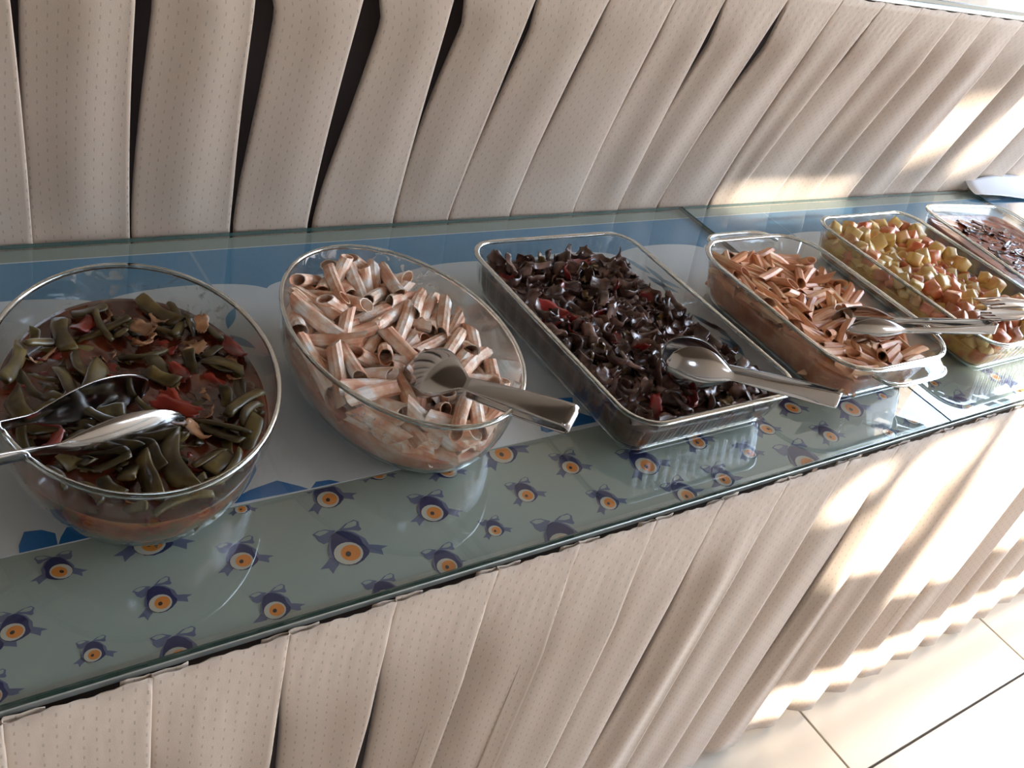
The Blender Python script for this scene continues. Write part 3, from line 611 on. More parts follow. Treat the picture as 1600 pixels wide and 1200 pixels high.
def bean_mesh(name, L, W, T, mat, bend, seed):
    r = random.Random(seed); n = 10; V = []; ns_ = 9
    ph = r.uniform(0, 6); c0, c1 = r.uniform(-.5, .5), r.uniform(-.5, .5)
    for s in range(ns_):
        q = s/(ns_-1); x = (q-.5)*L; env = 1.0 if 0 < s < ns_-1 else .93
        wv = W*(1+.08*math.sin(q*9+ph))*env; tv = T*(1+.22*math.sin(q*13+ph))*env
        for k in range(n):
            th = 2*PI*k/n; y = wv*.5*math.copysign(abs(math.cos(th))**.7, math.cos(th)); z = tv*.5*math.sin(th)
            X = x+(c0*y if s == 0 else c1*y if s == ns_-1 else 0)
            V.append((X, y+bend*((X/L*2)**2), z+.12*T*math.sin(q*5+ph)))
    f = grid_faces(n, ns_, 0, True, True); f.append(tuple(range(n))); f.append(tuple((ns_-1)*n+i for i in range(n))[::-1])
    return mesh(name, V, f, mat)
def flap_mesh(name, L, W, T, mat, curl, seed, rag=.2):
    """irregular curled slice, thick"""
    r = random.Random(seed); nu, nv = 9, 6; V = []; jit = [[r.uniform(-1, 1) for _ in range(nu)] for _ in range(nv)]
    ph = r.uniform(0, 6)
    edge = [1+rag*r.uniform(-1, 1) for _ in range(nu)]
    for side in (1, -1):
        for j in range(nv):
            for i in range(nu):
                u = i/(nu-1)*2-1; v_ = (j/(nv-1)*2-1); ww = W*.5*math.sqrt(max(.12, 1-.75*u*u))*edge[i]
                th = u*curl; x = L*.5*(math.sin(th)/curl if curl else u); zc = L*.5*(1-math.cos(th))/max(curl, .01)
                e_ = (1-abs(u)**3)*(1-abs(v_)**3)
                z = zc - v_*v_*W*.22*math.sin(ph) + side*T*.5*(.25+.75*e_) + .0007*jit[j][i] + .0012*math.sin(u*5+ph)*v_
                V.append((x+.001*jit[j][i], v_*ww, z))
    n = nu*nv; f = grid_faces(nu, nv)+grid_faces(nu, nv, n, False, True)
    for i in range(nu-1):
        f.append((i+1, i, n+i, n+i+1)); a = (nv-1)*nu; f.append((a+i, a+i+1, n+a+i+1, n+a+i))
    for j in range(nv-1):
        f.append((j*nu, (j+1)*nu, n+(j+1)*nu, n+j*nu)); a = nu-1; f.append(((j+1)*nu+a, j*nu+a, n+j*nu+a, n+(j+1)*nu+a))
    return mesh(name, V, f, mat)
def dice_mesh(name, s, mat, seed):
    r = random.Random(seed); V = []; 
    cs = [(x*(1+.22*r.uniform(-1, 1)), y*(1+.22*r.uniform(-1, 1)), z*(1+.22*r.uniform(-1, 1))) for x in (-1, 1) for y in (-1, 1) for z in (-1, 1)]
    def tri(u, v_, w_):
        p = Vector((0, 0, 0))
        for k, (a, b_, c) in enumerate([(i, j, l) for i in (0, 1) for j in (0, 1) for l in (0, 1)]):
            wt = (u if a else 1-u)*(v_ if b_ else 1-v_)*(w_ if c else 1-w_); p += Vector(cs[k])*wt
        return p
    def fn(d):
        m = max(abs(d.x), abs(d.y), abs(d.z)); q = d/m; l = q.length; q = q*(.80+.20/(l**1.2)*1.0) if l > 1.2 else q
        q = q*.97
        return tri((q.x+1)/2, (q.y+1)/2, (q.z+1)/2)*s
    return blob_mesh(name, fn, mat, 16, 10)

def decode(sdata):
    a = np.array(sdata, dtype=float).reshape(-1, 7)          # x, y, z in 0.1 mm; direction in hundredths; length in 0.1 mm
    d = a[:, 3:6]/100; d /= np.linalg.norm(d, axis=1, keepdims=True)+1e-9
    return a[:, :3]/10000, d, a[:, 6]/10000
def scatter(i, data, picker, flat=0.0, dz=0.0):
    loc, rz = POSE[i]; Rz = Matrix.Rotation(rz, 4, 'Z'); pos, dr, Ls = decode(data)
    for p, d, L in zip(pos, dr, Ls):
        name, me, base, group, label, cat, sc = picker()
        k, A_, B_, c_, h_ = DISH[i]
        for _ in range(3):                                     # keep both ends inside the glass
            for sg in (-1, 1):
                ex, ey, ez = p+sg*d*(L*.5+.002); ins = inset(k, ez, h_)+.012
                if k == 'o':
                    rr = math.hypot(ex/(A_-ins), ey/(B_-ins))
                    if rr > 1: p = p+np.array([ex*(1/rr-1), ey*(1/rr-1), 0])
                else:
                    dx = max(0, abs(ex)-(A_-ins)); dy = max(0, abs(ey)-(B_-ins)); p = p-np.array([math.copysign(dx, ex), math.copysign(dy, ey), 0])
        q = Vector(d).to_track_quat('X', 'Z').to_matrix().to_4x4()
        roll = random.uniform(-flat, flat) if flat else random.uniform(-PI, PI)
        M4 = Matrix.Translation((loc[0], loc[1], 0.0006)) @ Rz @ Matrix.Translation((p[0], p[1], p[2]+dz)) @ q @ Matrix.Rotation(roll, 4, 'X')
        if base == 0: M4 = M4 @ Euler((random.uniform(0, 6), random.uniform(0, 6), random.uniform(0, 6))).to_matrix().to_4x4()
        sx = L/base if base else 1.0
        M4 = M4 @ Matrix.Diagonal((sx*sc, sc, sc, 1))
        o = link(name, me); o.matrix_world = M4; tag(o, label, cat, group)
BEAN_DATA = [278,1262,333,-91,40,0,462,-645,-600,427,49,87,-5,442,638,-114,333,27,96,0,284,-468,-789,333,97,-24,0,335,48,156,333,99,-10,0,404,716,300,419,-90,44,5,449,-628,-984,333,62,-79,0,373,11,-132,333,89,-46,0,388,
239,34,333,-99,11,0,482,-656,561,333,87,49,0,286,-440,1107,333,-32,-95,0,344,810,371,431,89,-44,-6,350,-802,21,333,-63,77,0,518,795,-332,333,100,8,0,335,-381,-1142,424,-57,82,-1,291,230,286,401,-40,79,47,380,
426,-1054,333,99,11,0,436,-660,-337,333,-94,-34,0,317,409,-549,426,45,-89,-4,482,340,-1133,428,-85,-53,6,327,200,-1073,333,-45,-89,0,449,934,78,333,4,-100,0,319,845,358,333,-4,-100,0,492,-320,-192,333,-4,-100,0,328,
-171,143,333,-78,62,0,456,287,-168,393,-34,89,30,481,768,-441,333,99,14,0,341,466,-480,333,20,-98,0,302,-207,1106,333,49,87,0,421,285,876,431,-84,55,0,400,443,-838,333,-99,-10,0,395,-382,-1054,333,-6,100,0,468,
-326,-758,427,-80,-59,2,391,39,-20,333,98,-18,0,399,590,230,333,84,54,0,397,814,-178,427,-71,-70,2,389,-917,-41,333,-21,98,0,377,678,550,426,71,71,-1,319,-402,-235,333,-7,100,0,351,-873,380,333,-45,-89,0,344,
271,488,333,-67,74,0,340,363,352,333,-90,-44,0,468,665,872,333,-18,98,0,307,81,1239,333,43,-90,0,329,-604,-837,333,-82,58,0,406,135,-957,333,-57,-82,0,355,681,445,333,71,-70,0,338,-676,315,333,90,-43,0,370,
-276,-531,333,100,-10,0,400,343,981,333,-26,-97,0,442,199,407,333,-67,74,0,513,-911,399,421,-23,-97,5,485,612,761,333,-74,67,0,383,463,1050,426,7,100,0,388,365,-842,333,31,-95,0,380,-514,-136,333,22,-98,0,337,
-897,-349,333,18,-98,0,508,287,1193,333,-19,98,0,296,-283,125,333,81,-59,0,329,-568,-447,333,-62,-79,0,439,164,-637,333,89,46,0,421,-515,-594,425,51,86,3,347,188,-899,425,-14,99,0,505,882,-293,423,51,85,-11,378,
686,941,416,56,-83,-1,423,-21,857,333,19,-98,0,302,-523,148,422,-27,96,-3,494,-772,787,385,-24,-80,-56,305,542,-292,333,99,16,0,375,-704,723,424,-83,-42,36,493,548,-174,333,-10,-99,0,507,801,21,333,-5,100,0,497,
95,668,333,-7,-100,0,479,-268,-1116,424,59,-81,2,336,561,931,403,25,-52,-82,288,-764,244,333,-68,-73,0,388,554,-919,428,-73,-68,-2,295,-632,672,333,-99,-15,0,511,-307,-652,333,70,-72,0,282,-122,-1342,408,72,-29,63,358,
-608,-320,333,-9,-100,0,329,-49,-1219,333,-58,-82,0,283,879,-71,333,18,-98,0,400,409,-667,333,-19,98,0,298,-333,114,428,-19,-98,0,496,168,-367,333,71,-71,0,445,-560,55,333,92,-39,0,369,-398,324,333,-13,-99,0,482,
-525,-114,333,86,50,0,471,628,884,466,6,93,37,358,354,1062,333,-99,-12,0,483,547,-582,333,29,96,0,503,603,-1044,420,65,76,-1,429,240,-561,399,-63,57,-52,364,-738,74,333,-64,77,0,496,646,-633,430,-81,59,1,506,
468,382,413,-14,77,63,363,-245,-278,333,-30,-95,0,301,694,-452,333,-28,-96,0,488,-665,215,333,89,-45,0,440,-43,-302,333,91,-41,0,336,4,635,333,43,90,0,416,204,175,429,80,-60,-1,354,344,121,333,29,96,0,501,
133,-765,333,100,-8,0,362,-99,854,405,-22,76,-62,327,25,1011,333,-49,87,0,290,253,1023,424,82,-57,-1,362,289,-245,431,-87,50,0,517,-209,803,333,94,33,0,332,-81,766,333,76,65,0,390,-361,1038,333,-57,-82,0,513,
-192,551,333,81,58,0,282,-307,1165,428,86,51,0,351,101,489,427,-96,-26,-3,477,252,-311,333,-54,84,0,303,-461,-659,333,-96,-29,0,503,-78,-413,333,-2,100,0,480,-141,-708,333,36,-93,0,314,-28,555,333,-38,92,0,422,
714,-557,333,-97,-23,0,413,-704,-267,401,81,47,34,446,719,-76,396,3,90,43,354,23,-403,400,35,-80,-49,372,-763,-554,333,-40,92,0,338,467,936,333,85,53,0,350,-553,382,333,95,-30,0,322,256,-672,333,64,77,0,497,
2,347,333,72,-70,0,493,-471,-721,333,-5,-100,0,366,-229,912,394,-87,-36,-33,446,-379,923,425,-58,-81,8,398,139,832,461,-73,61,-29,347,-284,-778,333,-87,49,0,364,5,-1005,425,-16,99,-1,512,317,-1164,333,-98,-21,0,362,
-820,-682,398,44,-80,-40,419,-769,-117,333,79,61,0,507,-114,-1099,333,30,95,0,351,537,-927,333,8,100,0,474,-218,-257,430,-97,-24,-3,307,839,428,333,46,-89,0,456,370,243,426,-45,89,1,474,414,510,333,86,-50,0,481,
-324,46,333,71,-70,0,514,521,576,417,82,58,4,451,800,676,333,-38,92,0,515,-760,-547,333,57,82,0,347,870,568,424,31,-95,-1,405,725,-741,333,-7,-100,0,331,663,587,333,-64,77,0,300,-502,600,333,13,99,0,385,
116,1018,333,-52,86,0,453,-559,794,427,15,-99,0,467,-375,440,333,98,-19,0,284,847,-595,393,-39,-87,-31,506,336,736,333,84,54,0,339,533,621,333,6,100,0,350,466,-853,429,81,58,-1,480,-521,-108,425,91,-42,1,495,
-31,-656,333,-87,-50,0,457,-496,-1059,333,41,-91,0,360,64,-787,427,26,-97,-4,391,181,35,333,-93,38,0,480,-204,1095,333,84,-54,0,366,261,1202,431,-60,80,-1,473,-326,876,333,-24,97,0,468,-583,890,333,-98,-21,0,392,
-295,-1080,333,-3,-100,0,495,212,409,333,63,78,0,372,155,729,333,4,100,0,460,749,64,333,17,-98,0,434,165,-123,333,94,-35,0,360,228,1051,333,24,-97,0,408,128,691,419,-71,-70,8,425,-493,-374,416,96,-23,-13,409,
498,178,333,78,-63,0,307,-390,-973,333,92,40,0,518,-766,-38,333,-22,-97,0,512,428,-205,333,-87,-49,0,289,695,-532,434,84,-53,13,507,-790,-128,333,-49,87,0,408,10,-996,333,46,89,0,310,-56,-469,333,-65,76,0,477,
-368,707,333,-55,83,0,384,-210,808,333,9,100,0,451,-464,651,333,-79,61,0,479,-818,-240,417,-70,-71,-9,409,431,-91,333,82,58,0,292,213,-1307,426,95,30,6,477,-99,220,333,-100,-9,0,447,-236,899,462,32,-93,-19,498,
-228,1292,333,94,34,0,345,-217,-393,447,93,-34,-12,468,-67,-181,333,-91,41,0,490,-208,-1109,333,-30,-95,0,365,644,160,333,-49,87,0,378,647,-833,333,9,-100,0,360,-562,-579,333,-63,-78,0,281,-267,-461,405,-66,-47,58,336,
448,651,333,-20,-98,0,360,-203,358,333,5,100,0,306,-311,329,333,-97,-26,0,464,-759,594,333,82,57,0,382,-595,-959,429,41,-91,3,416,-435,366,429,34,-94,0,348,-7,334,333,91,42,0,366,-337,-457,333,-100,9,0,461,
-235,-879,448,-93,-30,-20,393,241,-1279,333,94,35,0,423,282,-1160,333,26,97,0,381,832,-431,333,0,100,0,414,444,79,333,-98,18,0,495,647,373,333,-94,-35,0,344,451,1003,333,-28,-96,0,405,-113,-928,403,39,84,-38,445,
-585,1040,333,-66,-75,0,301,-388,60,333,94,-35,0,511,-93,-904,333,91,42,0,400,-57,1229,333,23,97,0,339,-414,-698,427,-77,-63,-1,463,68,-1191,333,-51,-86,0,476,82,-250,429,-77,63,3,431,-872,-305,452,-51,86,9,500,
290,696,333,73,-69,0,301,-619,868,333,-60,-80,0,407,406,-943,333,-100,-9,0,458,179,-430,333,-100,8,0,500,-599,491,333,-94,-35,0,434,-22,-6,426,-74,-67,0,425,]
PENNE_DATA = [-164,189,488,69,73,-2,597,-36,761,384,-92,-39,7,549,-123,964,403,-67,-74,3,540,-296,-211,516,79,-29,-53,587,-563,912,444,-82,-57,6,594,-485,188,399,80,-59,-12,598,-467,629,536,5,-99,-10,527,-213,780,602,-42,86,-28,530,
-36,1186,405,-84,-54,6,556,-715,573,562,-53,-84,5,607,-56,78,343,94,33,-8,572,435,835,340,-65,-76,3,572,-503,887,653,-57,74,-36,543,739,-86,252,56,83,5,609,-246,-953,305,-77,-62,13,528,-608,-858,359,72,-68,-11,566,
-935,-161,598,12,-93,-35,577,712,179,465,71,58,39,591,-125,901,400,-23,97,7,591,299,-220,350,-32,90,31,549,-511,967,442,26,96,2,537,-667,-861,366,-55,83,10,608,-282,245,501,-69,-72,5,565,494,-163,253,-46,88,15,538,
88,1332,560,-88,17,45,524,119,50,318,96,26,-7,590,-2,-278,267,97,12,-21,595,-587,749,648,45,-89,-2,567,833,-547,450,33,93,17,548,337,-22,540,-90,-42,10,576,124,559,357,-100,0,10,608,-30,-116,312,-90,-42,8,568,
-802,-237,532,-34,94,7,589,-537,38,397,75,66,-4,598,-557,-343,569,-82,46,-34,586,-521,-683,357,19,-98,-7,559,-396,988,431,97,-22,-11,528,501,551,319,2,-100,-5,580,241,-607,267,80,-55,24,593,-672,-184,399,-99,-9,11,606,
259,-1030,246,-97,23,7,525,506,-71,435,91,31,-27,521,276,414,334,-90,-42,7,574,380,-1107,239,79,61,-7,593,-291,-1207,310,90,-42,-12,518,235,845,361,77,-63,-11,571,-168,-792,469,-48,-86,-15,537,105,1187,391,97,-22,-11,610,
-155,509,554,96,17,23,546,359,-647,191,-4,-100,9,518,396,926,349,-79,60,11,588,440,632,330,99,6,-10,540,152,471,466,-76,65,9,552,79,199,339,96,28,-8,523,582,918,330,70,-70,-11,543,121,-72,434,43,-90,2,523,
-445,47,386,72,-68,-13,536,379,-931,228,62,78,-9,568,611,697,316,-14,-99,-4,540,-198,-1066,419,-51,-86,4,577,772,-159,367,-4,-100,1,600,-212,-1178,501,-61,68,41,568,-319,-219,346,-51,84,18,513,410,-433,197,-99,-10,-9,606,
-505,639,424,-31,-95,-2,530,118,971,593,-25,-89,-38,545,493,-530,447,96,-26,-8,563,866,402,419,-26,94,-22,572,22,789,379,-28,96,8,544,-535,-719,526,37,-89,28,554,501,-1079,382,66,40,64,573,604,-21,271,76,-64,-11,556,
412,732,594,-85,-43,30,538,630,514,410,-87,4,49,551,700,102,272,-76,-65,1,548,-77,1157,571,26,91,-32,539,-865,542,619,-31,-91,28,570,-652,-939,484,58,-81,-10,561,-634,-807,364,-30,95,8,551,-449,682,421,94,-33,-11,581,
-136,242,366,-79,-61,4,591,-700,641,536,17,-98,-14,575,-635,-200,648,-9,-99,6,544,722,-253,242,7,99,9,604,114,-760,220,77,60,-23,520,300,78,351,-35,86,38,591,-669,-467,384,79,61,-6,552,665,-338,376,0,96,28,550,
-492,368,577,99,10,11,594,462,-334,448,82,43,39,576,645,191,283,83,56,-3,607,279,1095,369,99,-6,-10,598,96,-1105,266,-79,61,7,522,46,-835,431,-30,-69,65,560,762,443,288,0,100,5,587,502,644,471,98,-4,-19,518,
202,-869,232,89,43,-15,564,249,-1248,416,-92,-31,-24,609,-499,879,436,99,-9,-11,534,-21,-1202,443,-56,77,-30,522,91,-568,309,76,-58,29,539,335,-528,294,65,-57,51,544,-107,-289,513,73,47,-50,539,-750,-19,416,85,-52,-12,553,
162,307,498,-74,67,-6,593,593,-668,214,0,-100,2,562,-261,-1024,310,13,-99,-3,569,632,389,298,99,11,-9,521,190,-771,368,-33,-12,93,516,527,181,295,83,-54,-11,605,417,-1013,399,-49,-84,-23,545,476,-513,207,2,100,4,605,
673,890,438,-52,85,9,544,749,374,584,-54,-84,-6,574,-673,-337,391,91,41,-8,576,563,-847,221,73,68,-3,519,-356,-1002,323,-6,100,4,517,-405,595,412,19,98,3,554,-462,1172,635,-71,-53,46,523,274,822,356,50,86,-1,540,
-267,1189,587,60,75,-29,530,130,772,646,-74,-61,29,541,255,-197,248,-99,7,8,556,-290,-468,323,-32,94,13,541,698,470,510,-64,-76,12,544,-638,-750,485,52,-85,-8,559,855,-60,250,5,100,6,578,128,-601,551,-66,-71,-22,514,
-309,-472,432,95,-12,-29,610,-291,1098,426,30,95,2,553,-201,88,360,15,99,7,602,-635,-625,373,-49,86,10,511,110,-1059,409,-59,-74,-33,516,-573,-224,510,-78,61,13,520,-819,-336,620,18,90,39,601,237,1019,560,32,82,47,551,
5,650,374,83,55,-6,595,129,448,598,86,51,-5,579,667,-895,421,55,60,59,519,214,293,609,62,77,16,546,-137,1175,626,-62,-60,-51,543,665,-245,244,-68,73,8,555,-309,618,613,-78,3,63,585,-664,633,644,49,-80,-33,518,
-230,-510,303,-60,-79,13,603,547,-505,330,5,100,9,558,-810,322,440,24,-97,-8,547,681,401,445,-97,-9,-21,580,429,1172,490,-73,43,-54,538,170,75,311,70,-69,-18,581,-78,-702,265,-47,88,6,552,98,-522,430,-64,71,-30,558,
700,275,404,89,36,-26,529,39,-696,231,54,-84,-3,530,379,836,543,-84,-48,-24,596,-306,460,396,-59,-81,2,568,635,-695,379,-16,-59,79,552,738,-313,487,84,55,-6,587,152,986,376,-87,48,11,601,-708,440,680,43,-89,-14,526,
188,1258,386,-93,34,11,610,188,-86,278,75,-62,-23,511,-419,260,561,-97,-3,-24,571,-198,-782,363,81,20,-56,536,-296,-93,514,-92,38,-7,535,53,-1180,587,64,77,-2,559,-724,236,426,21,-98,-7,570,515,-852,326,-95,-30,-4,554,
97,420,353,-95,-30,8,581,591,692,600,-62,-76,19,605,327,-916,411,-46,-85,-24,527,-582,53,402,51,-86,-10,534,311,1254,564,70,-45,-55,571,2,992,635,20,98,5,551,666,-10,529,-73,-68,8,542,-145,-1088,295,-38,92,5,560,
200,-352,230,98,15,-10,580,-404,-732,337,-16,-99,0,601,-170,-41,584,-45,-76,47,604,402,808,478,27,-89,-36,592,-185,1284,425,96,27,-9,545,6,-83,596,20,-98,-8,598,-243,-613,420,-95,-4,30,581,156,-414,501,-76,-57,32,527,
-724,185,611,86,-45,25,605,193,118,454,78,-61,-10,535,-557,-530,587,98,4,-18,578,31,-26,498,85,41,33,579,441,-258,339,4,-99,-14,601,-220,-367,450,79,-61,-2,577,755,-552,224,33,94,4,608,352,1088,483,-82,58,5,516,
-712,-269,399,97,21,-10,514,23,-1113,495,-91,30,29,530,-416,-954,458,11,-99,0,568,403,1012,659,17,98,-13,552,825,-480,337,-30,-94,-14,518,-842,192,436,-27,96,8,530,-252,-696,545,-20,-98,6,568,320,452,510,-61,75,-26,550,
406,315,429,14,-99,-3,586,-641,601,436,-97,22,11,557,-79,-669,254,-94,-21,28,598,673,527,301,28,96,2,586,-427,942,569,42,-90,10,559,-30,1071,519,71,71,2,546,832,20,444,-34,-84,42,531,-204,372,381,-86,-51,6,539,
653,586,557,66,75,-5,546,50,-341,444,69,44,-58,546,23,952,504,-72,-69,7,528,-447,-522,353,-13,-99,-3,557,156,-894,362,85,50,-15,521,305,-562,188,100,-7,1,597,-589,528,427,46,-88,-9,565,487,232,302,96,26,-7,520,
-633,396,425,-67,73,10,543,-545,-396,371,-99,4,14,536,907,-76,408,-18,-81,-57,526,154,307,340,-96,-27,8,558,472,-204,446,-77,-28,58,528,-589,-659,616,99,10,-2,525,-253,1045,697,19,98,3,580,299,-1119,528,43,90,-2,553,
209,-515,336,-65,53,-54,577,149,-1092,255,-51,-86,10,557,-505,209,619,39,75,53,560,10,-101,302,-97,15,20,541,-915,43,437,1,100,5,553,55,-587,378,-49,-87,6,558,56,-262,253,-92,28,26,544,-425,1104,441,90,42,-8,593,
458,880,447,81,-58,-5,535,-308,385,392,15,-99,-7,532,-20,-1119,279,61,-79,-7,544,-671,-14,528,82,-56,-13,589,-72,701,533,-96,24,-16,595,1,484,366,-99,-14,9,567,-141,814,397,-88,-48,6,546,-843,-273,413,-5,-100,-4,575,]
